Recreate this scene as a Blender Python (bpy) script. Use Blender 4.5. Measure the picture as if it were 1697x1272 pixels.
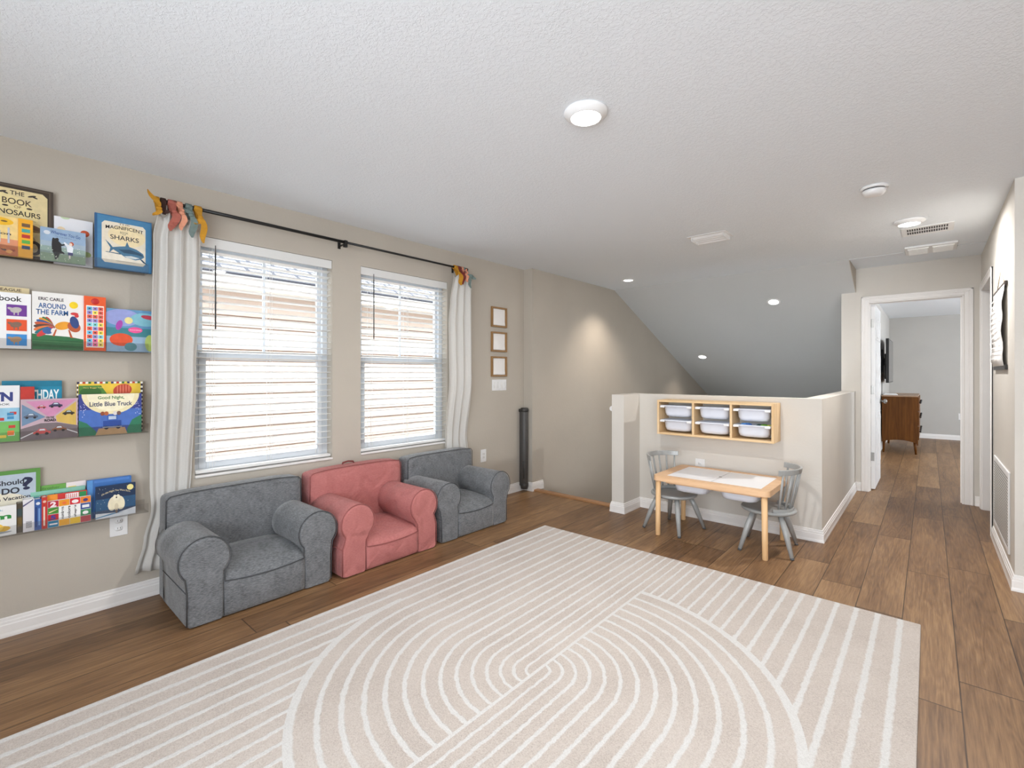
import bpy, bmesh, math, random
from math import sin, cos, pi, radians, sqrt, atan2
from mathutils import Vector, Matrix
random.seed(7)
for o in list(bpy.data.objects): bpy.data.objects.remove(o)
SC = bpy.context.scene
COL = SC.collection

# ------------------------------------------------------------------ camera, world, large lights, exposure
cam_d = bpy.data.cameras.new('camera'); cam = bpy.data.objects.new('camera', cam_d); COL.objects.link(cam)
cam.location = (3.3035, 0.0, 1.25); cam.rotation_euler = (radians(90), 0, radians(41.349))
cam_d.sensor_width = 36; cam_d.lens = 784.972 / 1697 * 36; cam_d.shift_y = -(636 - 619.77) / 1697
cam_d.clip_start = .03; cam_d.clip_end = 100
SC.camera = cam
SC.view_settings.view_transform = 'Standard'; SC.view_settings.look = 'None'
SC.view_settings.exposure = 1.1; SC.view_settings.gamma = 1.0
SC.view_settings.use_curve_mapping = False
SC.cycles.max_bounces = 10; SC.cycles.diffuse_bounces = 6; SC.cycles.transparent_max_bounces = 16
SC.cycles.sample_clamp_indirect = 6.0; SC.cycles.caustics_reflective = False; SC.cycles.caustics_refractive = False

W = bpy.data.worlds.new('world'); SC.world = W; W.use_nodes = True
WORLD_STRENGTH = 4.3
bg = W.node_tree.nodes['Background']; bg.inputs[0].default_value = (.87, .935, 1, 1); bg.inputs[1].default_value = WORLD_STRENGTH

def area(name, loc, rot, sx, sy, power, color=(1, 1, 1), shape='RECTANGLE', portal=False, spread=180):
    d = bpy.data.lights.new(name, 'AREA'); d.shape = shape; d.size = sx
    if shape in ('RECTANGLE', 'ELLIPSE'): d.size_y = sy
    d.energy = power; d.color = color; d.spread = radians(spread)
    if portal: d.cycles.is_portal = True
    o = bpy.data.objects.new(name, d); COL.objects.link(o); o.location = loc; o.rotation_euler = [radians(a) for a in rot]
    return o
# daylight portals; the rear opening is unseen and added for fill light
area('rear_fill_portal', (3.9, -1.42, 1.28), (90, 0, 0), 4.0, 1.75, 1, portal=True)
area('unseen_bedroom_window_portal', (6.48, 9.3, 1.3), (90, 0, 90), 3.6, 1.9, 1, portal=True)
for (ya, yb) in ((.875, 1.747), (1.98, 2.86)):
    area('window_portal', (-.13, (ya + yb) / 2, 1.36), (90, 0, -90), yb - ya, 1.45, 1, portal=True)

# ------------------------------------------------------------------ colour and materials
def lin(h):
    if isinstance(h, str):
        h = h.lstrip('#'); c = [int(h[i:i + 2], 16) / 255 for i in (0, 2, 4)]
    else: c = [v / 255 for v in h]
    return tuple((v / 12.92 if v <= .04045 else ((v + .055) / 1.055) ** 2.4) for v in c) + (1,)
MATS = {}
class NT:
    def __init__(s, name):
        s.m = bpy.data.materials.new(name); s.m.use_nodes = True; s.t = s.m.node_tree
        s.b = s.t.nodes['Principled BSDF']; s.out = s.t.nodes['Material Output']
    def n(s, typ, **kw):
        x = s.t.nodes.new(typ)
        for k, v in kw.items(): setattr(x, k, v)
        return x
    def put(s, sock, v):
        if isinstance(v, bpy.types.NodeSocket): s.t.links.new(v, sock)
        else: sock.default_value = v
    def m_(s, op, a, b=0., c=0.):
        x = s.n('ShaderNodeMath', operation=op); s.put(x.inputs[0], a); s.put(x.inputs[1], b); s.put(x.inputs[2], c); return x.outputs[0]
    def obj(s): return s.n('ShaderNodeTexCoord').outputs['Object']
    def xyz(s, v):
        x = s.n('ShaderNodeSeparateXYZ'); s.put(x.inputs[0], v); return x.outputs
    def comb(s, a, b, c):
        x = s.n('ShaderNodeCombineXYZ'); s.put(x.inputs[0], a); s.put(x.inputs[1], b); s.put(x.inputs[2], c); return x.outputs[0]
    def noise(s, vec, scale, detail=3, rough=.5, dist=0.):
        x = s.n('ShaderNodeTexNoise'); s.put(x.inputs['Vector'], vec); x.inputs['Scale'].default_value = scale
        x.inputs['Detail'].default_value = detail; x.inputs['Roughness'].default_value = rough; x.inputs['Distortion'].default_value = dist
        return x.outputs['Fac']
    def ramp(s, f, stops, interp='LINEAR'):
        x = s.n('ShaderNodeValToRGB'); s.put(x.inputs[0], f); r = x.color_ramp; r.interpolation = interp
        while len(r.elements) < len(stops): r.elements.new(.5)
        for e, (p, c) in zip(r.elements, stops): e.position = p; e.color = c if len(c) == 4 else tuple(c) + (1,)
        return x.outputs[0]
    def mix(s, f, a, b, mode='MIX'):
        x = s.n('ShaderNodeMix', data_type='RGBA', blend_type=mode); s.put(x.inputs[0], f); s.put(x.inputs[6], a); s.put(x.inputs[7], b); return x.outputs[2]
    def bump(s, h, strength, dist=.01):
        x = s.n('ShaderNodeBump'); s.put(x.inputs['Height'], h); x.inputs['Strength'].default_value = strength; x.inputs['Distance'].default_value = dist
        s.t.links.new(x.outputs[0], s.b.inputs['Normal']); return x
def flat(h, rough=.6, vary=.05, scale=30, bump=0., bscale=200, metal=0., spec=.5, sheen=0., coat=0.):
    key = (str(h), rough, vary, scale, bump, bscale, metal, spec, sheen, coat)
    if key in MATS: return MATS[key]
    t = NT('paint_' + str(len(MATS))); c = lin(h)
    v = t.obj(); f = t.noise(v, scale, 3)
    dk = tuple(x * (1 - vary) for x in c[:3]) + (1,); lt = tuple(min(1, x * (1 + vary)) for x in c[:3]) + (1,)
    t.put(t.b.inputs['Base Color'], t.ramp(f, [(.3, dk), (.7, lt)]))
    t.b.inputs['Roughness'].default_value = rough; t.b.inputs['Metallic'].default_value = metal
    t.b.inputs['Specular IOR Level'].default_value = spec
    if sheen: t.b.inputs['Sheen Weight'].default_value = sheen
    if coat: t.b.inputs['Coat Weight'].default_value = coat
    if bump: t.bump(t.noise(v, bscale, 4), bump, .003)
    MATS[key] = t.m; return t.m
def wall_mat(name, h, bscale=55, bs=.25):
    t = NT(name); v = t.obj(); c = lin(h)
    f = t.noise(v, 2.2, 3)
    t.put(t.b.inputs['Base Color'], t.ramp(f, [(.3, tuple(x * .97 for x in c[:3])), (.7, tuple(x * 1.03 for x in c[:3]))]))
    t.b.inputs['Roughness'].default_value = .85; t.b.inputs['Specular IOR Level'].default_value = .25
    t.bump(t.noise(v, bscale, 4, .6), bs, .004); return t.m
M_WALL = wall_mat('greige_wall_paint', (190, 182, 170))
M_KNEE = wall_mat('lit_greige_wall_paint', (212, 207, 199))  # same wall paint, lightened to stand in for stronger light on these walls
M_WALLG = wall_mat('grey_bedroom_paint', (188, 185, 180))
def ceiling_mat():
    t = NT('knockdown_ceiling'); v = t.obj()
    a = t.noise(v, 75, 3, .6, .5); a2 = t.ramp(a, [(.47, (0, 0, 0)), (.56, (1, 1, 1))])
    b = t.noise(v, 190, 2)
    h = t.m_('ADD', a2, t.m_('MULTIPLY', b, .4))
    t.b.inputs['Base Color'].default_value = lin((235, 240, 245)); t.b.inputs['Roughness'].default_value = .9
    t.b.inputs['Specular IOR Level'].default_value = .2
    t.bump(h, .38, .0025); return t.m
M_CEIL = ceiling_mat()
M_SLOPE = M_CEIL.copy(); M_SLOPE.name = 'shaded_slope_ceiling'; M_SLOPE.node_tree.nodes['Principled BSDF'].inputs['Base Color'].default_value = lin((206, 207, 206))  # ceiling paint greyed here to imitate the deeper shade on the slope
M_TRIM = flat((236, 233, 230), .4, .015, 8)
M_WHITE = flat((236, 236, 236), .35, .01, 20)
M_VINYL = flat((206, 211, 217), .3, .01, 20)
def plank_mat():
    t = NT('oak_plank_floor'); v = t.obj(); x, y, z = t.xyz(v)
    PW, PL = .195, 1.52
    cx = t.m_('DIVIDE', t.m_('SUBTRACT', x, 3.396 - 20 * PW), PW); row = t.m_('FLOOR', cx); fx = t.m_('FRACT', cx)
    wn = t.n('ShaderNodeTexWhiteNoise', noise_dimensions='1D'); t.put(wn.inputs['W'], t.m_('ADD', row, .37))
    cy = t.m_('ADD', t.m_('DIVIDE', y, PL), t.m_('MULTIPLY', wn.outputs[0], 5.7)); ci = t.m_('FLOOR', cy); fy = t.m_('FRACT', cy)
    wn2 = t.n('ShaderNodeTexWhiteNoise', noise_dimensions='2D'); t.put(wn2.inputs['Vector'], t.comb(row, ci, 0)); rnd = wn2.outputs[0]
    off = t.m_('MULTIPLY', rnd, 37.)
    gv = t.comb(t.m_('ADD', t.m_('MULTIPLY', x, 11.), off), t.m_('ADD', t.m_('MULTIPLY', y, 1.1), off), off)
    cath = t.noise(gv, 1.0, 2, .5, .35)
    rings = t.m_('FRACT', t.m_('MULTIPLY', cath, 9.)); rings = t.m_('ABSOLUTE', t.m_('SUBTRACT', rings, .5))
    fine = t.noise(t.comb(t.m_('MULTIPLY', x, 170.), t.m_('ADD', t.m_('MULTIPLY', y, 6.), off), off), 1., 4, .65)
    broad = t.noise(t.comb(t.m_('ADD', t.m_('MULTIPLY', x, 9.), off), t.m_('MULTIPLY', y, .9), 0), 1., 3)
    g = t.m_('ADD', t.m_('MULTIPLY', rings, .17), t.m_('ADD', t.m_('MULTIPLY', fine, .52), t.m_('MULTIPLY', broad, .42)))
    g = t.m_('ADD', t.m_('SUBTRACT', g, .5), t.m_('ADD', .5, t.m_('MULTIPLY', t.m_('SUBTRACT', rnd, .5), .17)))
    colr = t.ramp(g, [(.25, lin((70, 49, 33))), (.42, lin((112, 82, 55))), (.56, lin((136, 103, 71))), (.76, lin((168, 133, 94)))])
    ex = t.m_('MINIMUM', fx, t.m_('SUBTRACT', 1., fx)); ey = t.m_('MINIMUM', fy, t.m_('SUBTRACT', 1., fy))
    sx = t.m_('LESS_THAN', ex, .011); sy = t.m_('LESS_THAN', ey, .0018); seam = t.m_('MAXIMUM', sx, sy)
    t.put(t.b.inputs['Base Color'], t.mix(t.m_('MULTIPLY', seam, .8), colr, lin((52, 38, 28))))
    t.put(t.b.inputs['Roughness'], t.m_('ADD', .34, t.m_('MULTIPLY', fine, .16)))
    t.b.inputs['Specular IOR Level'].default_value = .4
    t.bump(t.m_('SUBTRACT', t.m_('MULTIPLY', fine, .25), seam), .35, .002); return t.m
M_FLOOR = plank_mat()
def rug_mat():
    t = NT('cream_arch_rug'); v = t.obj(); x, y, z = t.xyz(v)
    wob = t.m_('MULTIPLY', t.m_('SUBTRACT', t.noise(v, 40, 2), .5), .014)
    u = t.m_('SUBTRACT', x, 2.075); w = t.m_('SUBTRACT', y, 1.56)
    s = t.m_('SIGN', u); uu = t.m_('MULTIPLY', u, s); ww = t.m_('MULTIPLY', w, s)   # point symmetry: arcs where ww>0, straights where ww<0 on the +u half
    r = t.m_('SQRT', t.m_('ADD', t.m_('POWER', uu, 2.), t.m_('POWER', t.m_('ABSOLUTE', ww), 2.)))
    inarc = t.m_('MULTIPLY', t.m_('GREATER_THAN', ww, 0.), t.m_('LESS_THAN', r, .957))
    d = t.m_('ADD', t.mix_f(inarc, uu, r), wob)
    k = t.m_('DIVIDE', t.m_('SUBTRACT', t.m_('SQRT', t.m_('ADD', .002304, t.m_('MULTIPLY', .00552, t.m_('MAXIMUM', d, 0.)))), .048), .00276)
    fr = t.m_('ABSOLUTE', t.m_('SUBTRACT', t.m_('FRACT', t.m_('ADD', k, .5)), .5))
    line = t.ramp(fr, [(.09, (1, 1, 1)), (.165, (0, 0, 0))])
    ring = t.m_('MULTIPLY', t.m_('LESS_THAN', t.m_('ABSOLUTE', t.m_('SUBTRACT', r, .95)), .014), t.m_('GREATER_THAN', ww, 0.))
    axis = t.m_('MULTIPLY', t.m_('LESS_THAN', uu, .007), t.m_('LESS_THAN', t.m_('ABSOLUTE', w), .96))
    line = t.m_('MAXIMUM', line, t.m_('MAXIMUM', ring, axis))
    spk = t.noise(v, 210, 3, .75); big = t.noise(v, 3.5, 3)
    base = t.ramp(t.m_('ADD', t.m_('MULTIPLY', spk, .75), t.m_('MULTIPLY', big, .25)), [(.34, lin((172, 161, 152))), (.5, lin((196, 185, 176))), (.66, lin((208, 199, 191)))])
    white = t.ramp(spk, [(.3, lin((200, 197, 193))), (.6, lin((217, 215, 212)))])
    t.put(t.b.inputs['Base Color'], t.mix(line, base, white))
    t.b.inputs['Roughness'].default_value = .95; t.b.inputs['Specular IOR Level'].default_value = .1; t.b.inputs['Sheen Weight'].default_value = .15
    t.bump(t.m_('ADD', spk, t.m_('MULTIPLY', line, .5)), .6, .006); return t.m
def _mixf(s, f, a, b):
    x = s.n('ShaderNodeMix', data_type='FLOAT'); s.put(x.inputs[0], f); s.put(x.inputs[2], a); s.put(x.inputs[3], b); return x.outputs[0]
NT.mix_f = _mixf
M_RUG = rug_mat()
def velour(name, a, b, sc=14, sheen=.35, wr=.25, weave=260, bd=.006):
    t = NT(name); v = t.obj()
    n1 = t.noise(v, sc, 5, .65, .4); n2 = t.noise(v, weave, 3, .7)
    x, y, z = t.xyz(v)
    st = t.noise(t.comb(t.m_('MULTIPLY', x, 60), t.m_('MULTIPLY', y, 60), t.m_('MULTIPLY', z, 320)), 1, 2)
    f = t.m_('ADD', t.m_('MULTIPLY', n1, .30), t.m_('ADD', t.m_('MULTIPLY', n2, .22), t.m_('MULTIPLY', st, .48)))
    t.put(t.b.inputs['Base Color'], t.ramp(f, [(.38, lin(a)), (.62, lin(b))]))
    t.b.inputs['Roughness'].default_value = .85; t.b.inputs['Sheen Weight'].default_value = sheen; t.b.inputs['Sheen Roughness'].default_value = .4
    t.b.inputs['Specular IOR Level'].default_value = .2
    fold = t.noise(v, 5.5, 2, .4, 1.2)
    t.bump(t.m_('ADD', t.m_('MULTIPLY', fold, wr * 12), t.m_('MULTIPLY', n2, .5)), .5, bd); return t.m
M_GREY = velour('grey_velour', (88, 90, 92), (132, 134, 137))
M_PINK = velour('pink_canvas', (178, 108, 105), (196, 127, 123), 8, .1, .6, 420, .014)
def curtain_mat():
    t = NT('off_white_curtain'); v = t.obj(); n = t.noise(v, 300, 2)
    t.put(t.b.inputs['Base Color'], t.ramp(n, [(.3, lin((226, 224, 220))), (.7, lin((238, 236, 232)))]))
    t.b.inputs['Roughness'].default_value = .9; t.b.inputs['Specular IOR Level'].default_value = .1
    tr = t.n('ShaderNodeBsdfTranslucent'); tr.inputs[0].default_value = lin((225, 222, 215))
    mx = t.n('ShaderNodeMixShader'); mx.inputs[0].default_value = .3
    t.t.links.new(t.b.outputs[0], mx.inputs[1]); t.t.links.new(tr.outputs[0], mx.inputs[2]); t.t.links.new(mx.outputs[0], t.out.inputs[0])
    t.bump(n, .2, .001); return t.m
M_CURT = curtain_mat()
def wood(name, a, b, axis=0, sc=26., rough=.45, stretch=18):
    t = NT(name); v = t.obj(); c = list(t.xyz(v))
    c = [t.m_('MULTIPLY', c[i], (sc / stretch if i == axis else sc)) for i in range(3)]
    n = t.noise(t.comb(*c), 1., 4, .6, .8); fi = t.noise(t.comb(*[t.m_('MULTIPLY', q, 6.) for q in c]), 1., 2)
    t.put(t.b.inputs['Base Color'], t.ramp(t.m_('ADD', t.m_('MULTIPLY', n, .75), t.m_('MULTIPLY', fi, .25)), [(.3, lin(a)), (.68, lin(b))]))
    t.b.inputs['Roughness'].default_value = rough; t.bump(n, .08, .001); return t.m
M_PINE = wood('pale_pine', (214, 176, 126), (238, 208, 164), 0)
M_PINEZ = wood('pale_pine_upright', (214, 176, 126), (238, 208, 164), 2)
M_BEECH = wood('beech_table', (214, 172, 132), (232, 194, 154), 0)
M_BEECHZ = wood('beech_leg', (216, 172, 122), (238, 200, 152), 2)
M_WALNUT = wood('walnut_dresser', (72, 42, 14), (114, 70, 28), 2, 22)
M_WALNUT.node_tree.nodes['Principled BSDF'].inputs['Specular IOR Level'].default_value = .15
M_NOSE = wood('stair_nosing', (150, 108, 72), (178, 134, 94), 0)
M_OAKF = wood('oak_frame', (138, 102, 60), (166, 128, 82), 2, 60)
def glass_mat():
    t = NT('clear_glass'); a = t.n('ShaderNodeBsdfTransparent'); a.inputs[0].default_value = (.96, .97, .97, 1)
    g = t.n('ShaderNodeBsdfGlossy'); g.inputs['Roughness'].default_value = .02; mx = t.n('ShaderNodeMixShader')
    lw = t.n('ShaderNodeLayerWeight'); lw.inputs['Blend'].default_value = .5
    fr = t.m_('ADD', .03, t.m_('MULTIPLY', t.m_('POWER', lw.outputs['Facing'], 5.), .6))
    t.t.links.new(fr, mx.inputs[0]); t.t.links.new(a.outputs[0], mx.inputs[1]); t.t.links.new(g.outputs[0], mx.inputs[2])
    t.t.links.new(mx.outputs[0], t.out.inputs[0]); return t.m
M_GLASS = glass_mat()
def acrylic_mat():
    t = NT('clear_acrylic'); a = t.n('ShaderNodeBsdfTransparent'); a.inputs[0].default_value = (.9, .9, .9, 1)
    g = t.n('ShaderNodeBsdfGlossy'); g.inputs['Roughness'].default_value = .08; g.inputs[0].default_value = (.9, .9, .9, 1)
    mx = t.n('ShaderNodeMixShader'); mx.inputs[0].default_value = .025
    t.t.links.new(a.outputs[0], mx.inputs[1]); t.t.links.new(g.outputs[0], mx.inputs[2]); t.t.links.new(mx.outputs[0], t.out.inputs[0]); return t.m
M_ACRYL = acrylic_mat()
def emit(name, c, s):
    t = NT(name); e = t.n('ShaderNodeEmission'); e.inputs[0].default_value = tuple(c) + (1,); e.inputs[1].default_value = s
    t.t.links.new(e.outputs[0], t.out.inputs[0]); return t.m
M_LAMP = emit('lamp_diffuser', (1, .97, .93), 9.)
M_BLIND = flat((226, 226, 224), .4, .01, 10)
M_BLACK = flat((22, 21, 20), .45, .1)
M_METAL = flat((150, 148, 144), .3, .05, metal=.9)
M_CHAIR = flat((160, 162, 161), .3, .04, 40, coat=.2)
M_PAPER = flat((246, 243, 240), .7, .01)
M_BIN = flat((226, 230, 240), .35, .02, 12)

# ------------------------------------------------------------------ mesh builder
class MB:
    def __init__(s): s.v = []; s.f = []; s.mi = []; s.mats = []; s.sm = []
    def _m(s, mat):
        if mat is None: return 0
        if mat not in s.mats: s.mats.append(mat)
        return s.mats.index(mat)
    def add(s, vs, fs, mat=None, smooth=False):
        o = len(s.v); s.v += [tuple(v) for v in vs]; k = s._m(mat)
        for f in fs: s.f.append([i + o for i in f]); s.mi.append(k); s.sm.append(smooth)
    def box(s, a, b, mat=None, M=None):
        x0, y0, z0 = a; x1, y1, z1 = b
        x0, x1 = min(x0, x1), max(x0, x1); y0, y1 = min(y0, y1), max(y0, y1); z0, z1 = min(z0, z1), max(z0, z1)
        vs = [(x0, y0, z0), (x1, y0, z0), (x1, y1, z0), (x0, y1, z0), (x0, y0, z1), (x1, y0, z1), (x1, y1, z1), (x0, y1, z1)]
        if M: vs = [tuple(M @ Vector(v)) for v in vs]
        s.add(vs, [(0, 3, 2, 1), (4, 5, 6, 7), (0, 1, 5, 4), (1, 2, 6, 5), (2, 3, 7, 6), (3, 0, 4, 7)], mat)
    def prism(s, pts, axis, a, b, mat=None, smooth=False):
        # pts: 2-D polygon; axis 0: pts=(y,z) extruded along x; 1: (x,z) along y; 2: (x,y) along z
        def P(p, t): return {0: (t, p[0], p[1]), 1: (p[0], t, p[1]), 2: (p[0], p[1], t)}[axis]
        n = len(pts); vs = [P(p, a) for p in pts] + [P(p, b) for p in pts]
        s.add(vs, [list(range(n))[::-1], list(range(n, 2 * n))], mat)
        o = len(s.v) - 2 * n
        for i in range(n):
            j = (i + 1) % n; s.f.append([o + i, o + j, o + n + j, o + n + i]); s.mi.append(s._m(mat)); s.sm.append(smooth)
    def cyl(s, p, q, r0, r1=None, mat=None, n=20, caps=True):
        r1 = r0 if r1 is None else r1
        s.tube([p, q], [r0, r1], mat, n, caps)
    def tube(s, pts, r, mat=None, n=10, caps=True, closed=False):
        pts = [Vector(p) for p in pts]; N = len(pts)
        rs = r if isinstance(r, (list, tuple)) else [r] * N
        vs = []; up = None
        for i, p in enumerate(pts):
            if closed: d = pts[(i + 1) % N] - pts[i - 1]
            else: d = pts[min(i + 1, N - 1)] - pts[max(i - 1, 0)]
            d.normalize()
            if up is None:
                up = Vector((0, 0, 1)) if abs(d.z) < .9 else Vector((1, 0, 0))
            a = d.cross(up)
            if a.length < 1e-6: a = d.orthogonal()
            a.normalize(); b = a.cross(d).normalized(); up = b
            for k in range(n):
                t = 2 * pi * k / n; vs.append(p + (a * cos(t) + b * sin(t)) * rs[i])
        fs = []; L = N if closed else N - 1
        for i in range(L):
            j = (i + 1) % N
            for k in range(n): fs.append((i * n + k, i * n + (k + 1) % n, j * n + (k + 1) % n, j * n + k))
        s.add(vs, fs, mat, True)
        if caps and not closed:
            o = len(s.v) - len(vs)
            s.f += [[o + k for k in range(n)][::-1], [o + (N - 1) * n + k for k in range(n)]]; s.mi += [s._m(mat)] * 2; s.sm += [False] * 2
    def lathe(s, prof, mat=None, n=32, c=(0, 0, 0), sx=1, sy=1, smooth=True):
        vs = []
        for (r, z) in prof:
            for k in range(n): t = 2 * pi * k / n; vs.append((c[0] + r * cos(t) * sx, c[1] + r * sin(t) * sy, c[2] + z))
        fs = []
        for i in range(len(prof) - 1):
            for k in range(n): fs.append((i * n + k, i * n + (k + 1) % n, (i + 1) * n + (k + 1) % n, (i + 1) * n + k))
        s.add(vs, fs, mat, smooth)
        o = len(s.v) - len(vs)
        for i, rev in ((0, True), (len(prof) - 1, False)):
            ring = [o + i * n + k for k in range(n)]
            s.f.append(ring[::-1] if rev else ring); s.mi.append(s._m(mat)); s.sm.append(False)
    def ball(s, c, r, mat=None, n=12, sc=(1, 1, 1)):
        prof = [(max(r * cos(t), 1e-4), r * sin(t)) for t in [(-pi / 2 + pi * i / n) for i in range(n + 1)]]
        vs = []; m = 16
        for (q, z) in prof:
            for k in range(m): t = 2 * pi * k / m; vs.append((c[0] + q * cos(t) * sc[0], c[1] + q * sin(t) * sc[1], c[2] + z * sc[2]))
        s.add(vs, [(i * m + k, i * m + (k + 1) % m, (i + 1) * m + (k + 1) % m, (i + 1) * m + k) for i in range(n) for k in range(m)], mat, True)
    def build(s, name, mat=None, parent=None, loc=None, rotz=0, bevel=0, seg=2, fix=True):
        me = bpy.data.meshes.new(name); me.from_pydata(s.v, [], s.f)
        mats = s.mats or ([mat] if mat else [])
        if s.mats and mat and None in [None]: pass
        for m in mats: me.materials.append(m)
        for p, k, sm in zip(me.polygons, s.mi, s.sm): p.material_index = k; p.use_smooth = sm
        if fix:
            bm = bmesh.new(); bm.from_mesh(me); bmesh.ops.recalc_face_normals(bm, faces=bm.faces); bm.to_mesh(me); bm.free()
        me.update()
        o = bpy.data.objects.new(name, me); COL.objects.link(o)
        if parent: o.parent = parent
        if loc: o.location = loc
        if rotz: o.rotation_euler = (0, 0, rotz)
        if bevel:
            b = o.modifiers.new('bevel', 'BEVEL'); b.width = bevel; b.segments = seg; b.limit_method = 'ANGLE'; b.angle_limit = radians(40)
            b.harden_normals = False
        return o
def tag(o, label=None, cat=None, group=None, kind=None):
    if label: o['label'] = label
    if cat: o['category'] = cat
    if group: o['group'] = group
    if kind: o['kind'] = kind
    return o
def thing(name, label, cat, loc=(0, 0, 0), rotz=0, group=None):
    o = bpy.data.objects.new(name, None); COL.objects.link(o); o.empty_display_size = .1
    o.location = loc; o.rotation_euler = (0, 0, rotz); return tag(o, label, cat, group)
def struct(o): o['kind'] = 'structure'; return o
def part(name, mb, mat, parent, bevel=0, seg=2, label=None, smooth=False):
    o = mb.build(name, mat, parent, bevel=bevel, seg=seg)
    if label: o['label'] = label
    if smooth:
        for p in o.data.polygons: p.use_smooth = True
    return o
def copy_tree(o, parent=None):
    kids = list(o.children); c = o.copy(); COL.objects.link(c); c.parent = parent
    for k in kids: copy_tree(k, c)
    return c

# ------------------------------------------------------------------ the room
H = 2.381; YB = 6.29; SL = .4246; YS = 5.70
def slz(y): return H - SL * (y - YS)
m = MB()
m.box((-.14, -1.5, -.25), (6.6, 3.98, 0)); m.box((1.13, 3.98, -.25), (6.6, 4.28, 0)); m.box((2.583, 4.28, -.25), (6.6, 12.42, 0))
struct(m.build('floor', M_FLOOR))
m = MB()
m.box((-.14, -1.5, H), (6.6, YS, H + .12)); m.box((2.583, YS + .02, H), (6.6, 12.42, H + .12))
struct(m.build('ceiling', M_CEIL))
m = MB()
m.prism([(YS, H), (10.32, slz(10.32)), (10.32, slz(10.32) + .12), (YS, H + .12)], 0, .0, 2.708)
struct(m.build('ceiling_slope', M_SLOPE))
m = MB(); m.prism([(YS + .02, H), (YB, H), (YB, slz(YB) - .0)], 0, 2.700, 2.713); struct(m.build('wall_stair_gable', M_WALL))
# left wall with the two window openings
WZ0, WZ1 = .625, 2.088
WIN = [(.875, 1.747), (1.98, 2.86)]
m = MB()
m.box((-.14, -1.5, -2.7), (0, .875, H)); m.box((-.14, 1.747, -2.7), (0, 1.98, H)); m.box((-.14, 2.86, -2.7), (0, 3.945, H))
for a, b in WIN: m.box((-.14, a, -2.7), (0, b, WZ0)); m.box((-.14, a, WZ1), (0, b, H))
struct(m.build('wall_left', M_WALL))
m = MB(); m.box((-.14, 3.945, -2.7), (.12, 10.32, H + .12)); struct(m.build('wall_stair', M_WALL))
m = MB()   # rear wall behind the camera, with an unseen wide opening added for fill light
m.box((0, -1.5, 0), (1.9, -1.4, H)); m.box((5.9, -1.5, 0), (6.5, -1.4, H)); m.box((1.9, -1.5, 2.15), (5.9, -1.4, H)); m.box((1.9, -1.5, 0), (5.9, -1.4, .40))
struct(m.build('wall_rear', M_WALL))
m = MB()   # far right wall of the house with an unseen bedroom window, enlarged for more light
m.box((6.5, -1.5, 0), (6.6, 7.5, H)); m.box((6.5, 11.1, 0), (6.6, 12.42, H)); m.box((6.5, 7.5, 0), (6.6, 11.1, .35)); m.box((6.5, 7.5, 2.25), (6.6, 11.1, H))
struct(m.build('wall_right', M_WALL))
m = MB(); m.box((3.676, 3.975, 0), (6.5, 4.09, H))
m.box((3.676, 4.09, 0), (3.79, 5.235, H)); m.box((3.676, 6.15, 0), (3.79, YB, H)); m.box((3.676, 5.235, 2.03), (3.79, 6.15, H))
struct(m.build('wall_hall', M_KNEE))
m = MB(); m.box((2.583, YB, 0), (2.816, YB + .12, H)); m.box((3.556, YB, 0), (6.5, YB + .12, H)); m.box((2.816, YB, 2.015), (3.556, YB + .12, H))
struct(m.build('wall_back', M_KNEE))
m = MB(); m.box((2.583, YB + .12, -2.7), (2.7, 12.42, H)); struct(m.build('wall_bedroom_left', M_WALLG))
m = MB(); m.box((2.7, 12.3, 0), (6.5, 12.42, H)); struct(m.build('wall_far', M_WALLG))
m = MB(); m.box((.12, 10.2, -2.7), (2.583, 10.32, slz(10.2))); m.box((2.583, 4.28, -2.7), (2.7, YB + .12, -.25)); m.box((1.13, 3.98, -2.7), (1.245, 10.2, -.25))
struct(m.build('wall_stair_end', M_WALL))
# knee wall round the stair well: short end wall, long wall, return
KT = 1.065
m = MB(); m.box((1.13, 3.85, 0), (1.25, 4.161, KT)); m.box((1.13, 4.161, 0), (2.708, 4.28, KT)); m.box((2.583, 4.28, 0), (2.708, YB, KT))
struct(m.build('wall_knee', M_KNEE))
# lower stair floor and steps
m = MB(); m.box((-.14, 3.7, -2.8), (2.7, 10.32, -2.7))
for i in range(14):
    y = 4.0 + i * .26; m.box((.12, y, -2.7), (1.13, y + .26, -.19 * (i + 1)))
struct(m.build('floor_stair', M_FLOOR))
m = MB(); m.prism([(3.955, .0), (3.955, .012), (3.962, .018), (4.02, .018), (4.03, .0), (4.03, -.03), (4.0, -.03), (4.0, 0)], 0, .121, 1.129)
struct(m.build('trim_1', M_NOSE))

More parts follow.
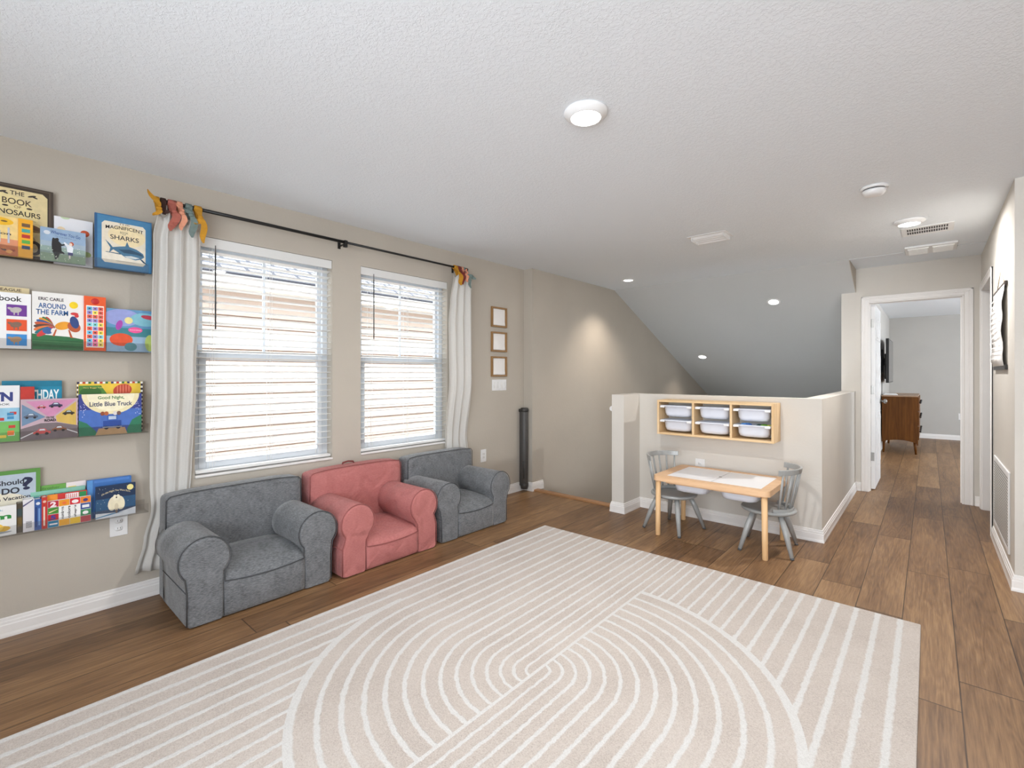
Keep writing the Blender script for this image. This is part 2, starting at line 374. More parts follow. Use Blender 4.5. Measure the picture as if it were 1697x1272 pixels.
# baseboards: stepped profile swept along a path with mitred corners
BP = [(0, 0), (.016, 0), (.016, .010), (.0135, .022), (.0135, .058), (.0105, .062), (.0105, .073), (.007, .077), (.006, .088), (0, .092)]
def baseboard(name, path, side=1, prof=BP):
    # path in plan; the room lies on the side given (1 = left of travel)
    P = [Vector((a, b)) for a, b in path]; n = len(P); mb = MB(); rings = []
    for i in range(n):
        def nrm(a, b): d = (b - a).normalized(); return Vector((-d.y, d.x)) * side
        if i == 0: o = nrm(P[0], P[1])
        elif i == n - 1: o = nrm(P[-2], P[-1])
        else:
            a, b = nrm(P[i - 1], P[i]), nrm(P[i], P[i + 1]); o = (a + b) / (1 + a.dot(b))
        rings.append([(P[i].x + o.x * d, P[i].y + o.y * d, z) for d, z in prof])
    k = len(prof); vs = [v for r in rings for v in r]; fs = []
    for i in range(n - 1):
        for j in range(k): fs.append((i * k + j, i * k + (j + 1) % k, (i + 1) * k + (j + 1) % k, (i + 1) * k + j))
    fs += [list(range(k)), [(n - 1) * k + j for j in range(k)][::-1]]
    mb.add(vs, fs); return struct(mb.build(name, M_TRIM))
baseboard('baseboard_left', [(0, -1.4), (0, 3.945), (.12, 3.945), (.12, 4.13)], -1)
baseboard('baseboard_knee', [(1.13, 3.95), (1.13, 3.85), (1.25, 3.85), (1.25, 4.161), (2.708, 4.161), (2.708, YB), (2.757, YB)], -1)
baseboard('baseboard_hall', [(3.633, YB), (3.676, YB), (3.676, 6.225)], -1)
baseboard('baseboard_right', [(3.676, 5.16), (3.676, 3.975), (6.5, 3.975), (6.5, -1.4)], -1)
baseboard('baseboard_bedroom', [(2.7, 6.42), (2.7, 12.3), (6.5, 12.3)], -1)

# door 1: bedroom door in the back wall, open, with casing and jamb
def casing_rect(a0, a1, z1, w, t0, t1, along):
    """casing legs + head round an opening; along='x' (face at y=t0..t1) or 'y' (face at x)"""
    mb = MB()
    def bx(p, q, za, zb, d=0.):
        s = 1 if t1 > t0 else -1
        if along == 'x': mb.box((p, t0, za), (q, t1 + s * d, zb))
        else: mb.box((t0, p, za), (t1 + s * d, q, zb))
    for p, q, e in ((a0 - w, a0, -1), (a1, a1 + w, 1)):
        bx(p, q, 0, z1 + w)
        o = p if e < 0 else q; bx(o, o - e * .016, 0, z1 + w, .005); bx(o - e * .024, o - e * .034, 0, z1 + w - .024, .003)
    bx(a0, a1, z1, z1 + w); bx(a0 - w, a1 + w, z1 + w - .016, z1 + w, .005); bx(a0 - w + .024, a1 + w - .024, z1 + w - .034, z1 + w - .024, .003)
    return mb
dr = thing('door_1', None, None); dr['kind'] = 'structure'
c1 = casing_rect(2.822, 3.560, 2.012, .062, YB, YB - .012, 'x'); part('casing', c1, M_TRIM, dr, .003)
mb = MB(); mb.box((2.816, YB, 0), (2.828, YB + .12, 2.015)); mb.box((3.544, YB, 0), (3.556, YB + .12, 2.015)); mb.box((2.828, YB, 2.003), (3.544, YB + .12, 2.015))
mb.box((2.828, YB + .05, 0), (2.836, YB + .075, 2.003)); mb.box((3.534, YB + .05, 0), (3.544, YB + .075, 2.003))
part('jamb', mb, M_TRIM, dr)
LX = 2.834   # leaf stands at right angles to the wall, against the bedroom side
mb = MB(); mb.box((LX, YB + .125, .012), (LX + .035, YB + .125 + .75, 2.0))
leaf = part('door_leaf', mb, M_WHITE, dr, .002)
mb = MB(); y0 = YB + .125
for (a, b) in ((.11, .335), (.415, .64)):
    for (z0, z1) in ((.22, .82), (.98, 1.5), (1.62, 1.88)):
        for X in (LX - .001, LX + .036):
            s = 1 if X > LX else -1
            mb.box((X - s * .001, y0 + a, z0), (X + s * .005, y0 + b, z1)); mb.box((X, y0 + a + .03, z0 + .03), (X + s * .010, y0 + b - .03, z1 - .03))
part('raised_panel', mb, M_WHITE, leaf, .003)
for z in (1.80, 1.08, .36):
    mb = MB(); mb.box((LX + .003, y0 - .003, z - .045), (LX + .028, y0, z + .045)); mb.cyl((LX - .004, y0 - .004, z - .045), (LX - .004, y0 - .004, z + .045), .006, None, None, 10)
    part('hinge', mb, M_METAL, leaf)
mb = MB()
for s in (1, -1):
    X = LX + (.035 if s > 0 else 0)
    mb.lathe([(.028, 0), (.028, .006), (.012, .010), (.010, .03), (.022, .038), (.027, .05), (.022, .062), (.008, .066)], None, 20)
    k = len(mb.v) - 20 * 8
    for i in range(k, len(mb.v)):
        v = mb.v[i]; mb.v[i] = (X + s * v[2], y0 + .69 + v[1], .93 + v[0])
part('door_knob', mb, M_METAL, leaf, label='satin metal door knob')
# door 2: doorway in the hall's right wall
d2 = thing('door_2', None, None); d2['kind'] = 'structure'
c2 = casing_rect(5.24, 6.145, 2.02, .062, 3.676, 3.664, 'y'); part('casing', c2, M_TRIM, d2, .003)
mb = MB(); mb.box((3.676, 5.235, 0), (3.79, 5.247, 2.03)); mb.box((3.676, 6.138, 0), (3.79, 6.15, 2.03)); mb.box((3.676, 5.247, 2.018), (3.79, 6.138, 2.03))
part('jamb', mb, M_TRIM, d2)

# windows: single-hung white vinyl, deep in the wall
def window(n, a, b):
    w = thing('window_%d' % n, None, None); w['kind'] = 'structure'
    mb = MB(); f = .04; X0, X1 = -.13, -.075
    for (p, q) in ((a, a + f), (b - f, b)): mb.box((X0, p, WZ0), (X1, q, WZ1))
    mb.box((X0, a + f, WZ0), (X1, b - f, WZ0 + f)); mb.box((X0, a + f, WZ1 - f), (X1, b - f, WZ1))
    part('window_frame', mb, M_VINYL, w, .003)
    zm = 1.36
    mb = MB(); g = .028; lo, hi = a + f, b - f      # upper sash, outer track
    mb.box((-.125, lo, zm - .02), (-.10, lo + g, WZ1 - f)); mb.box((-.125, hi - g, zm - .02), (-.10, hi, WZ1 - f))
    mb.box((-.125, lo + g, WZ1 - f - g), (-.10, hi - g, WZ1 - f)); mb.box((-.125, lo + g, zm - .02), (-.10, hi - g, zm + .02))
    mb.box((-.118, (lo + hi) / 2 - .009, zm + .02), (-.106, (lo + hi) / 2 + .009, WZ1 - f - g))
    part('upper_sash', mb, M_VINYL, w, .002)
    mb = MB(); g = .04
    mb.box((-.10, lo, WZ0 + f), (-.072, lo + g, zm + .025)); mb.box((-.10, hi - g, WZ0 + f), (-.072, hi, zm + .025))
    mb.box((-.10, lo + g, zm - .02), (-.072, hi - g, zm + .025)); mb.box((-.10, lo + g, WZ0 + f), (-.072, hi - g, WZ0 + f + .04))
    part('lower_sash', mb, M_VINYL, w, .002)
    mb = MB(); mb.box((-.114, lo + .02, zm), (-.111, hi - .02, WZ1 - f - .02)); mb.box((-.088, lo + .03, WZ0 + f + .03), (-.085, hi - .03, zm))
    part('pane', mb, M_GLASS, w)
    mb = MB(); mb.box((-.073, a, WZ0 - .0), (.012, b, WZ0 + .014)); part('window_sill', mb, M_TRIM, w, .003)
for i, (a, b) in enumerate(WIN): window(i + 1, a, b)

# ------------------------------------------------------------------ outside: the house next door
nb = thing('neighbor_house', 'pale beige lap-sided house seen outside through both blinds', 'house', (-3.0, 2.0, -2.9))
def sid():
    mb = MB(); z = 0.; 
    while z < 5.2:
        mb.add([(0, -9, z), (0, 9, z), (.0, 9, z + .135), (0, -9, z + .135), (.016, -9, z), (.016, 9, z)], [(4, 5, 2, 3), (0, 1, 5, 4)]); z += .135
    mb.box((-.2, -9, 0), (-.001, 9, 5.3)); return mb
sw = part('siding_wall', sid(), flat((194, 177, 166), .8, .02, 3), nb)
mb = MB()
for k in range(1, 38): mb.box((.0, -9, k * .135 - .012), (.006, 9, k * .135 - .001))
part('lap_shadow', mb, flat((120, 98, 84), .9, .1, 20), sw, label='painted dark brown shadow lines under the boards')  # strips coloured dark to imitate the shade below each lap
mb = MB(); mb.box((-.0, -9.3, 5.14), (.42, 9.3, 5.155)); part('soffit', mb, flat((225, 220, 214), .7), nb)
mb = MB(); mb.box((.40, -9.3, 5.13), (.425, 9.3, 5.29)); part('fascia', mb, M_WHITE, nb)
def shingle():
    t = NT('grey_shingles'); v = t.obj(); x, y, z = t.xyz(v)
    b = t.n('ShaderNodeTexBrick'); t.put(b.inputs['Vector'], t.comb(y, t.m_('MULTIPLY', x, -1.), 0)); b.inputs['Scale'].default_value = 1
    b.inputs['Brick Width'].default_value = .3; b.inputs['Row Height'].default_value = .14; b.inputs['Mortar Size'].default_value = .028; b.inputs['Bias'].default_value = -.2
    b.inputs['Color1'].default_value = lin((120, 122, 130)); b.inputs['Color2'].default_value = lin((156, 156, 164)); b.inputs['Mortar'].default_value = lin((38, 38, 46))
    t.put(t.b.inputs['Base Color'], b.outputs[0]); t.b.inputs['Roughness'].default_value = .9; return t.m
mb = MB(); mb.prism([(.44, 5.27), (.44, 5.29), (-4.5, 7.6), (-4.5, 7.5)], 1, -9.4, 9.4); part('roof', mb, shingle(), nb)
m = MB(); m.box((-14, -14, -3.0), (-.14, 18, -2.9)); struct(m.build('ground', flat((196, 192, 184), .9, .1, 3)))
# own roof slab, keeps daylight out of the ceiling void
m = MB(); m.box((-.55, -3.5, H + .14), (7, 12.9, H + .22)); struct(m.build('roof', flat((150, 150, 155), .9)))

# ------------------------------------------------------------------ ceiling lights, vents, detector
def disc_light(x, y, label, power):
    t = thing('ceiling_light', label, 'ceiling light', (x, y, H), 0, 'disc lights on the flat ceiling')
    mb = MB(); mb.lathe([(.093, 0), (.0945, -.006), (.088, -.014), (.070, -.027), (.065, -.029), (.063, -.026), (.062, -.02)], None, 40); part('trim_ring', mb, M_WHITE, t)
    mb = MB(); mb.lathe([(.0625, -.0265), (.045, -.031), (.001, -.033)], None, 36); part('diffuser', mb, M_LAMP, t, label='glowing white diffuser')
    l = area('disc_lamp', (0, 0, -.036), (0, 0, 0), .11, .11, power, (1, .98, .96), 'DISK'); l.parent = t; return t
disc_light(2.192, 1.745, 'large round white ceiling light above the rug, nearest the windows', 13)
disc_light(3.195, 4.56, 'round white ceiling light at the hall entrance beside the dark-slotted air vent', 13)
disc_light(5.1, 1.745, 'round white fill lamp added out of view behind the hall corner', 3)  # unseen lamp, added to brighten the room
disc_light(3.0, -.6, 'round white fill lamp added out of view close to the rear opening', 4)  # likewise added as fill, out of view behind the camera
def downlight(p, tilt, label, power):
    t = thing('recessed_downlight', label, 'downlight', p, 0, 'recessed downlights over the stairs'); t.rotation_euler = (tilt, 0, 0)
    mb = MB(); mb.lathe([(.075, 0), (.075, -.004), (.056, -.007), (.052, -.002)], None, 32); part('trim_ring', mb, M_WHITE, t)
    mb = MB(); mb.lathe([(.052, -.004), (.001, -.004)], None, 32); part('lens', mb, M_LAMP, t, label='glowing lens')
    d = bpy.data.lights.new('downlight_lamp', 'SPOT'); d.energy = power; d.color = (1, .87, .74); d.spot_size = radians(112); d.spot_blend = .75; d.shadow_soft_size = .04
    l = bpy.data.objects.new('downlight_lamp', d); COL.objects.link(l); l.parent = t; l.location = (0, 0, -.02); l.rotation_euler = (-tilt, 0, 0)
    return t
downlight((.587, 5.205, H), 0, 'small recessed downlight in the flat ceiling above the stair wall', 24)
ta = atan2(-SL, 1)
downlight((.581, 7.709, slz(7.709)), ta, 'recessed downlight low on the sloped ceiling, just above the knee wall', 8)
downlight((1.908, 6.326, slz(6.326)), ta, 'recessed downlight high on the sloped ceiling near the hall gable', 5)

sd = thing('smoke_detector', 'round white smoke detector on the ceiling near the hall', 'smoke detector', (3.055, 3.60, H))
mb = MB(); mb.lathe([(.07, 0), (.071, -.008), (.066, -.014), (.058, -.015)], None, 36); part('base', mb, M_WHITE, sd)
mb = MB(); mb.lathe([(.055, -.015), (.0555, -.021)], None, 36); part('sensor_gap', mb, M_BLACK, sd, label='dark sensor slot')
mb = MB(); mb.lathe([(.060, -.021), (.058, -.034), (.047, -.047), (.03, -.051), (.001, -.052)], None, 36); part('cover', mb, M_WHITE, sd)

v1 = thing('air_vent', 'white bar-shaped ceiling air vent, midway between the disc light and the slope', 'air vent', (1.955, 3.995, H))
mb = MB(); mb.box((-.155, -.10, -.004), (.155, .10, 0)); part('frame', mb, M_WHITE, v1, .002)
mb = MB()
for i, (ya, yb) in enumerate(((-.07, -.045), (-.04, -.012), (-.005, .03), (.04, .075))):
    mb.prism([(ya, -.004), (yb, -.018 - .004 * i), (yb + .012, -.020 - .004 * i), (yb + .012, -.016 - .004 * i), (ya + .004, -.003)], 0, -.125, .125)
part('louver', mb, M_WHITE, v1)
for s in (-1, 1): mb = MB(); mb.box((s * .128, -.075, -.003), (s * .125, .09, -.034)); part('end_plate', mb, M_WHITE, v1)

v2 = thing('air_vent', 'hall ceiling vent with two rows of dark slots', 'air vent', (3.293, 4.915, H))
mb = MB(); w, l = .155, .135
mb.box((-w, -l, -.006), (w, -.095, 0)); mb.box((-w, .10, -.006), (w, l, 0)); mb.box((-w, -.095, -.006), (-.122, .10, 0)); mb.box((.122, -.095, -.006), (w, .10, 0)); mb.box((-.122, -.004, -.005), (.122, .008, 0))
part('frame', mb, M_WHITE, v2, .002)
mb = MB(); mb.box((-.122, -.095, -.001), (.122, .10, -.0003)); part('duct', mb, M_BLACK, v2, label='black duct behind the slots')
mb = MB()
for i in range(18): x = -.122 + .244 * i / 17; mb.box((x - .0022, -.095, -.005), (x + .0022, .10, -.001))
part('louver', mb, M_WHITE, v2)

v3 = thing('exhaust_grille', 'white ceiling grille split into two panels above the bedroom door', 'grille', (3.315, 5.64, H))
mb = MB(); mb.box((-.175, -.16, -.018), (.175, .16, 0)); part('frame', mb, M_WHITE, v3, .006)
for x0 in (-.155, .012):
    mb = MB(); mb.box((x0, -.125, -.026), (x0 + .143, .125, -.018))
    for k in range(9): y = -.115 + k * .027; mb.box((x0 + .006, y, -.029), (x0 + .137, y + .012, -.026))
    part('lens_panel', mb, flat((244, 244, 242), .5, .01), v3, .002)

# ------------------------------------------------------------------ wall plates and frames
def plate_on_left(name, y0, y1, z0, z1, label, cat, kind, X=0.):
    t = thing(name, label, cat, (X, (y0 + y1) / 2, (z0 + z1) / 2)); w, h = (y1 - y0) / 2, (z1 - z0) / 2
    mb = MB(); mb.box((0, -w, -h), (.006, w, h)); part('plate', mb, M_WHITE, t, .002)
    fill(t, kind, w, h); return t
def fill(t, kind, w, h):
    if kind == 'duplex':
        for s in (1, -1):
            mb = MB(); mb.lathe([(.017, 0), (.0165, .003), (.001, .003)], None, 18)
            mb.v = [(.006 + v[2], v[0], s * .02 + max(-.012, min(.012, v[1]))) for v in mb.v]; r = part('receptacle', mb, M_WHITE, t)
            mb = MB()
            for dy in (-.006, .006): mb.box((.0088, dy - .001, s * .02 - .002), (.0095, dy + .001, s * .02 + .006))
            part('slot', mb, M_BLACK, r)
    if kind == 'decora':
        for s in (1, -1):
            mb = MB(); mb.box((.006, -.016, s * .017 - .014), (.009, .016, s * .017 + .014)); r = part('receptacle', mb, flat((228, 228, 226), .4), t, .001)
            mb = MB()
            for dy in (-.006, .006): mb.box((.0089, dy - .001, s * .017 - .002), (.0095, dy + .001, s * .017 + .006))
            part('slot', mb, M_BLACK, r)
    if kind == 'switch4':
        for k in range(4):
            y = -w + (k + .5) * 2 * w / 4; mb = MB(); mb.prism([(.006, -.033), (.006, .033), (.008, .033), (.011, -.033)], 1, y - .0165, y + .0165); part('rocker', mb, flat((230, 230, 228), .35), t, .001)
plate_on_left('wall_outlet', .482, .558, .374, .495, 'white wall outlet under the lowest bookshelf', 'outlet', 'duplex')
plate_on_left('wall_outlet', 3.286, 3.36, .385, .508, 'white wall outlet above the farthest grey armchair', 'outlet', 'decora')
plate_on_left('light_switch', 3.446, 3.66, 1.083, 1.196, 'white four-rocker light switch plate under the wall frames', 'light switch', 'switch4')
t = plate_on_left('wall_outlet', -.041, .041, -.06, .06, 'white wall outlet on the knee wall behind the play table', 'outlet', 'duplex'); t.location = (1.816, 4.161, .458); t.rotation_euler = (0, 0, -pi / 2)
t = plate_on_left('wall_outlet', -.037, .037, -.06, .06, 'white wall outlet on the far bedroom wall', 'outlet', 'duplex'); t.location = (3.76, 12.3, .45); t.rotation_euler = (0, 0, -pi / 2)
def frame(z0, z1, label):
    y0, y1 = 3.43, 3.655
    t = thing('framed_print', label, 'framed print', (0, (y0 + y1) / 2, (z0 + z1) / 2), 0, 'small oak frames beside the window'); w, h = (y1 - y0) / 2, (z1 - z0) / 2; b = .017
    mb = MB(); mb.box((0, -w, -h), (.022, -w + b, h)); mb.box((0, w - b, -h), (.022, w, h)); mb.box((0, -w + b, -h), (.022, w - b, -h + b)); mb.box((0, -w + b, h - b), (.022, w - b, h))
    part('frame_border', mb, M_OAKF, t, .002)
    mb = MB(); n = 8; vs = []
    for i in range(n + 1):
        for j in range(n + 1):
            u, v = i / n, j / n; vs.append((.012 + .006 * sin(u * 3 + v * 2.5), (-w + b + .006) + u * (2 * w - 2 * b - .012), (-h + b + .004) + v * (2 * h - 2 * b - .012)))
    mb.add(vs, [(i * (n + 1) + j, (i + 1) * (n + 1) + j, (i + 1) * (n + 1) + j + 1, i * (n + 1) + j + 1) for i in range(n) for j in range(n)], None, True)
    mb.box((.002, -w + b, -h + b), (.004, w - b, h - b)); part('paper', mb, M_PAPER, t, label='blank pinkish white paper')
frame(1.728, 1.932, 'topmost of three small oak frames with blank white paper')
frame(1.478, 1.680, 'middle one of three small oak frames with blank white paper')
frame(1.226, 1.430, 'lowest small oak frame with blank paper, just above the light switches')

# retractable baby gate housing in the corner
g = thing('baby_gate', 'dark grey retractable baby gate housing standing in the wall corner', 'baby gate', (.06, 3.885, .03))
mb = MB(); mb.tube([(0, 0, .03), (0, 0, .82)], .040, None, 24); mb.box((-.05, -.022, .03), (-.0, .022, .82)); part('housing', mb, flat((74, 72, 70), .5, .05), g, .003)
mb = MB(); mb.tube([(0, 0, .82), (0, 0, .84), (0, 0, .862)], [.042, .047, .038], None, 24); mb.box((-.055, -.03, .815), (.0, .03, .85)); part('top_cap', mb, flat((52, 50, 48), .45), g, .004)
mb = MB(); mb.tube([(0, 0, .0), (0, 0, .03), (0, 0, .06)], [.036, .043, .043], None, 24); part('bottom_cap', mb, flat((60, 58, 56), .45), g)
mb = MB(); mb.tube([(.02, -.037, .12), (.03, -.045, .13), (.03, -.045, .28), (.02, -.037, .29)], .006, None, 8); part('pull_handle', mb, flat((52, 50, 48), .4), g)
for z, lb in ((.80, 'upper grey metal gate catch on the end of the knee wall'), (.325, 'lower grey metal gate catch near the foot of the knee wall')):
    mb = MB(); mb.box((-.030, -.02, -.028), (0, .02, .028)); mb.box((-.034, -.01, -.02), (-.03, .01, .02)); o = mb.build('gate_catch', flat((112, 116, 112), .4), loc=(1.13, 3.93, z), bevel=.003); tag(o, lb, 'gate catch', 'gate catches')
mb = MB(); mb.tube([(-.02, 0, 0), (-.02, .3, -.1), (-.02, 1.1, -.75)], .022, None, 12); mb.tube([(-.02, -.002, 0), (-.02, .002, 0)], [.024, .024], None, 12); mb.box((-.022, .05, -.045), (0, .08, -.01))
o = mb.build('handrail', M_WHITE, loc=(1.105, 3.93, .93)); tag(o, 'white stair handrail end sticking out beside the knee wall', 'handrail')

# return-air grille and hanging chart on the hall wall (x = 3.676, facing -x)
X = 3.676
rg = thing('return_grille', 'large white return-air grille low on the hall wall', 'grille', (X, 4.60, .40))
mb = MB(); w, h = .43, .25
mb.box((-.010, -w, -h), (0, -w + .03, h)); mb.box((-.010, w - .03, -h), (0, w, h)); mb.box((-.010, -w + .03, -h), (0, w - .03, -h + .03)); mb.box((-.010, -w + .03, h - .03), (0, w - .03, h))
part('frame', mb, M_WHITE, rg, .003)
mb = MB(); mb.box((-.0088, -w + .03, -h + .03), (-.0040, w - .03, h - .03))
part('perforated_face', mb, M_WHITE, rg)
mb = MB()
for i in range(23):
    for k in range(25):
        y = -w + .045 + k * (2 * w - .09) / 24; z = -h + .042 + i * (2 * h - .084) / 22
        mb.add([(-.0091, y - .0095, z - .0052), (-.0091, y + .0095, z - .0052), (-.0091, y + .0095, z + .0052), (-.0091, y - .0095, z + .0052)], [(0, 1, 2, 3)])
part('perforations', mb, flat((92, 88, 84), .8), rg, label='rows of small dark holes')
hc = thing('hanging_chart', 'white paper wall chart hung from a dark wooden bar', 'wall chart', (X, 4.64, 1.55))
mb = MB(); mb.box((-.014, -.36, .265), (-.002, .36, .290)); part('top_bar', mb, flat((58, 46, 38), .5), hc, .002)
mb = MB(); mb.box((-.014, -.36, -.27), (-.002, .36, -.240)); part('bottom_bar', mb, flat((40, 34, 30), .5), hc, .002)
mb = MB(); n = 14; vs = []
for i in range(n + 1):
    z = -.245 + .515 * i / n; xx = -.016 - .010 * sin(pi * i / n) - .004 * sin(i * 1.3)
    vs += [(xx, -.33, z), (xx - .006 * sin(i * .9), .33, z)]
mb.add(vs, [(2 * i, 2 * i + 1, 2 * i + 3, 2 * i + 2) for i in range(n)], None, True); pp = mb.build('paper', M_PAPER, hc); sm = pp.modifiers.new('s', 'SOLIDIFY'); sm.thickness = .0015
mb = MB()
for r in range(12):
    z = .20 - r * .036; yy = -.25 + (r % 3) * .02
    while yy < .24:
        ww = random.uniform(.03, .09); mb.box((-.0345, yy, z), (-.034, yy + ww, z + .010)); yy += ww + .025
part('faint_writing', mb, flat((226, 224, 222), .8), hc, label='faint rows of grey handwriting')
mb = MB(); mb.tube([(-.004, -.22, .29), (-.004, 0, .405), (-.004, .22, .29)], .0025, None, 6); part('string', mb, flat((196, 176, 150), .8), hc)

# ------------------------------------------------------------------ bedroom beyond the door
d = thing('dresser', 'walnut dresser on tapered legs beyond the open bedroom door', 'dresser', (2.96, 9.64, 0))
mb = MB(); mb.box((-.225, 0, .215), (.215, 1.35, .895)); part('cabinet', mb, M_WALNUT, d, .004)
mb = MB(); mb.box((-.23, -.01, .895), (.22, 1.36, .912)); part('top_board', mb, wood('dresser_top', (150, 118, 92), (176, 146, 120), 1), d, .003)
mb = MB(); n = 12; ptsA = [(-.225, .22), (.215, .22)] + [(.215 - .44 * i / n, .165 + .05 * sin(pi * i / n) ** .7) for i in range(n + 1)]; mb.prism(ptsA, 1, .0, .02); part('apron', mb, M_WALNUT, d)
for (x, y) in ((-.195, .04), (.18, .04), (-.195, 1.31), (.18, 1.31)):
    mb = MB(); s = -1 if x < 0 else 1; mb.tube([(x, y, .215), (x + s * .012, y, 0.)], [.024, .013], None, 14); part('leg', mb, M_WALNUT, d)
for i, z in enumerate((.23, .455, .68)):
    for j in (0, 1):
        mb = MB(); mb.box((.215, .02 + j * .66, z), (.229, .67 + j * .66, z + .205)); dw = part('drawer', mb, M_WALNUT, d, .003)
        for k in (.16, .49):
            mb = MB(); mb.ball((.245, .02 + j * .66 + k, z + .12), .014); mb.cyl((.228, .02 + j * .66 + k, z + .12), (.24, .02 + j * .66 + k, z + .12), .006); part('knob', mb, M_BLACK, dw)
mb = MB(); mb.box((-.09, -.06, 0), (.09, .06, .018)); mb.box((-.075, -.045, .018), (.075, .045, .03)); o = mb.build('router_box', M_WHITE, loc=(2.84, 9.74, .913), bevel=.006); tag(o, 'small flat white box lying on the walnut dresser', 'box')
tv = thing('television', 'black wall-mounted flat television above the walnut dresser', 'television', (2.704, 10.3, 1.47))
mb = MB(); mb.box((.075, -.55, -.36), (.115, .62, .36)); part('screen_case', mb, M_BLACK, tv, .006)
mb = MB(); mb.box((.1155, -.535, -.345), (.117, .605, .345)); part('screen', mb, flat((60, 62, 66), .12, .02), tv, label='glossy dark screen')
mb = MB(); mb.box((0, -.14, -.2), (.012, .14, .2)); mb.box((.012, -.05, -.05), (.075, .05, .05)); mb.box((.045, -.3, -.3), (.075, .3, .12)); part('wall_bracket', mb, M_BLACK, tv, .002)
mb = MB(); mb.tube([(.02, -.40, -.3), (.016, -.40, -.56)], .004, None, 6); part('cable', mb, M_BLACK, tv)

# ------------------------------------------------------------------ rug
m = MB(); x0, x1, y0, y1, r = .935, 3.274, .055, 3.10, .012
m.box((x0, y0, .0005), (x1, y1, .012)); o = m.build('area_rug', M_RUG, bevel=.005); tag(o, 'large cream rug with arched white stripes covering the middle of the floor', 'rug')

# ------------------------------------------------------------------ blinds
def blind(a, b, wand_y, label):
    t = thing('venetian_blind', label, 'window blind', (0, (a + b) / 2, WZ0), 0, 'white slatted blinds'); w = (b - a) / 2 - .006; hh = WZ1 - WZ0
    mb = MB(); mb.box((-.062, -w, hh - .052), (-.012, w, hh - .004)); mb.box((-.010, -w - .003, hh - .062), (-.002, w + .003, hh - .002)); part('headrail', mb, M_BLIND, t, .002)
    mb = MB(); pitch = .0435; z = hh - .085
    while z > .075:
        vs = []
        for s in (-1, 1):
            for q in (-.025, -.009, .009, .025): vs.append((-.036 + q, s * w, z + .003 * (1 - (q / .025) ** 2) + q * .13))
        for s in (-1, 1):
            for q in (-.025, -.009, .009, .025): vs.append((-.036 + q, s * w, z - .0028 + .003 * (1 - (q / .025) ** 2) + q * .13))
        fs = []
        for k in range(3): fs += [(k, k + 1, 5 + k, 4 + k), (8 + k, 12 + k, 13 + k, 9 + k)]
        fs += [(0, 4, 12, 8), (3, 11, 15, 7), (0, 8, 9, 1), (1, 9, 10, 2), (2, 10, 11, 3), (4, 5, 13, 12), (5, 6, 14, 13), (6, 7, 15, 14)]
        mb.add(vs, fs); z -= pitch
    part('slats', mb, M_BLIND, t)
    mb = MB(); mb.box((-.06, -w, .022), (-.012, w, .04)); part('bottom_rail', mb, M_BLIND, t, .003)
    for y in (-w + .09, 0, w - .09):
        mb = MB()
        for X in (-.0625, -.0095): mb.box((X - .0008, y - .0012, .04), (X + .0008, y + .0012, hh - .05))
        mb.box((-.0095, y + .012, .03), (-.0080, y + .0135, hh - .06)); part('ladder_cord', mb, flat((225, 225, 223), .8), t)
    mb = MB(); wy = wand_y - (a + b) / 2; mb.tube([(.0, wy, hh - .045), (.001, wy, hh - .09)], .0025, None, 8); mb.tube([(.001, wy, hh - .09), (.002, wy, hh - .56)], .0042, None, 8)
    part('tilt_wand', mb, flat((70, 72, 72), .3), t, label='dark grey tilt wand')
blind(*WIN[0], .985, 'white slatted blind on the window behind the nearest grey armchair')
blind(*WIN[1], 2.095, 'white slatted blind on the window behind the pink armchair')

# ------------------------------------------------------------------ curtain rod and curtains
RZ, RX = 2.216, .092
r = thing('curtain_rod', 'thin black curtain rod above both windows', 'curtain rod', (RX, 1.80, RZ))
mb = MB(); mb.tube([(0, -1.12, 0), (0, 0, 0)], .0105, None, 16); mb.tube([(0, 0, 0), (0, 1.20, 0)], .0085, None, 16); part('rod', mb, M_BLACK, r)
for s in (-1.12, 1.20):
    e = -1 if s < 0 else 1; mb = MB(); mb.tube([(0, s, 0), (0, s + e * .006, 0), (0, s + e * .02, 0), (0, s + e * .026, 0)], [.011, .0145, .0145, .006], None, 16); part('finial', mb, M_BLACK, r)
for y in (-1.05, 0, 1.12):
    mb = MB(); mb.box((-RX, y - .011, -.032), (-RX + .005, y + .011, .022)); mb.box((-RX + .005, y - .006, -.016), (.0, y + .006, -.0088)); mb.box((-.012, y - .012, -.036), (.012, y + .012, -.0088)); mb.box((-.013, y - .012, -.010), (.013, y + .012, .0125)); part('bracket', mb, M_BLACK, r, .001)
def lerpt(tab, z):
    tab = sorted(tab); 
    if z <= tab[0][0]: return tab[0][1]
    for (a, p), (b, q) in zip(tab, tab[1:]):
        if z <= b: f = (z - a) / (b - a); f = f * f * (3 - 2 * f); return p + (q - p) * f
    return tab[-1][1]
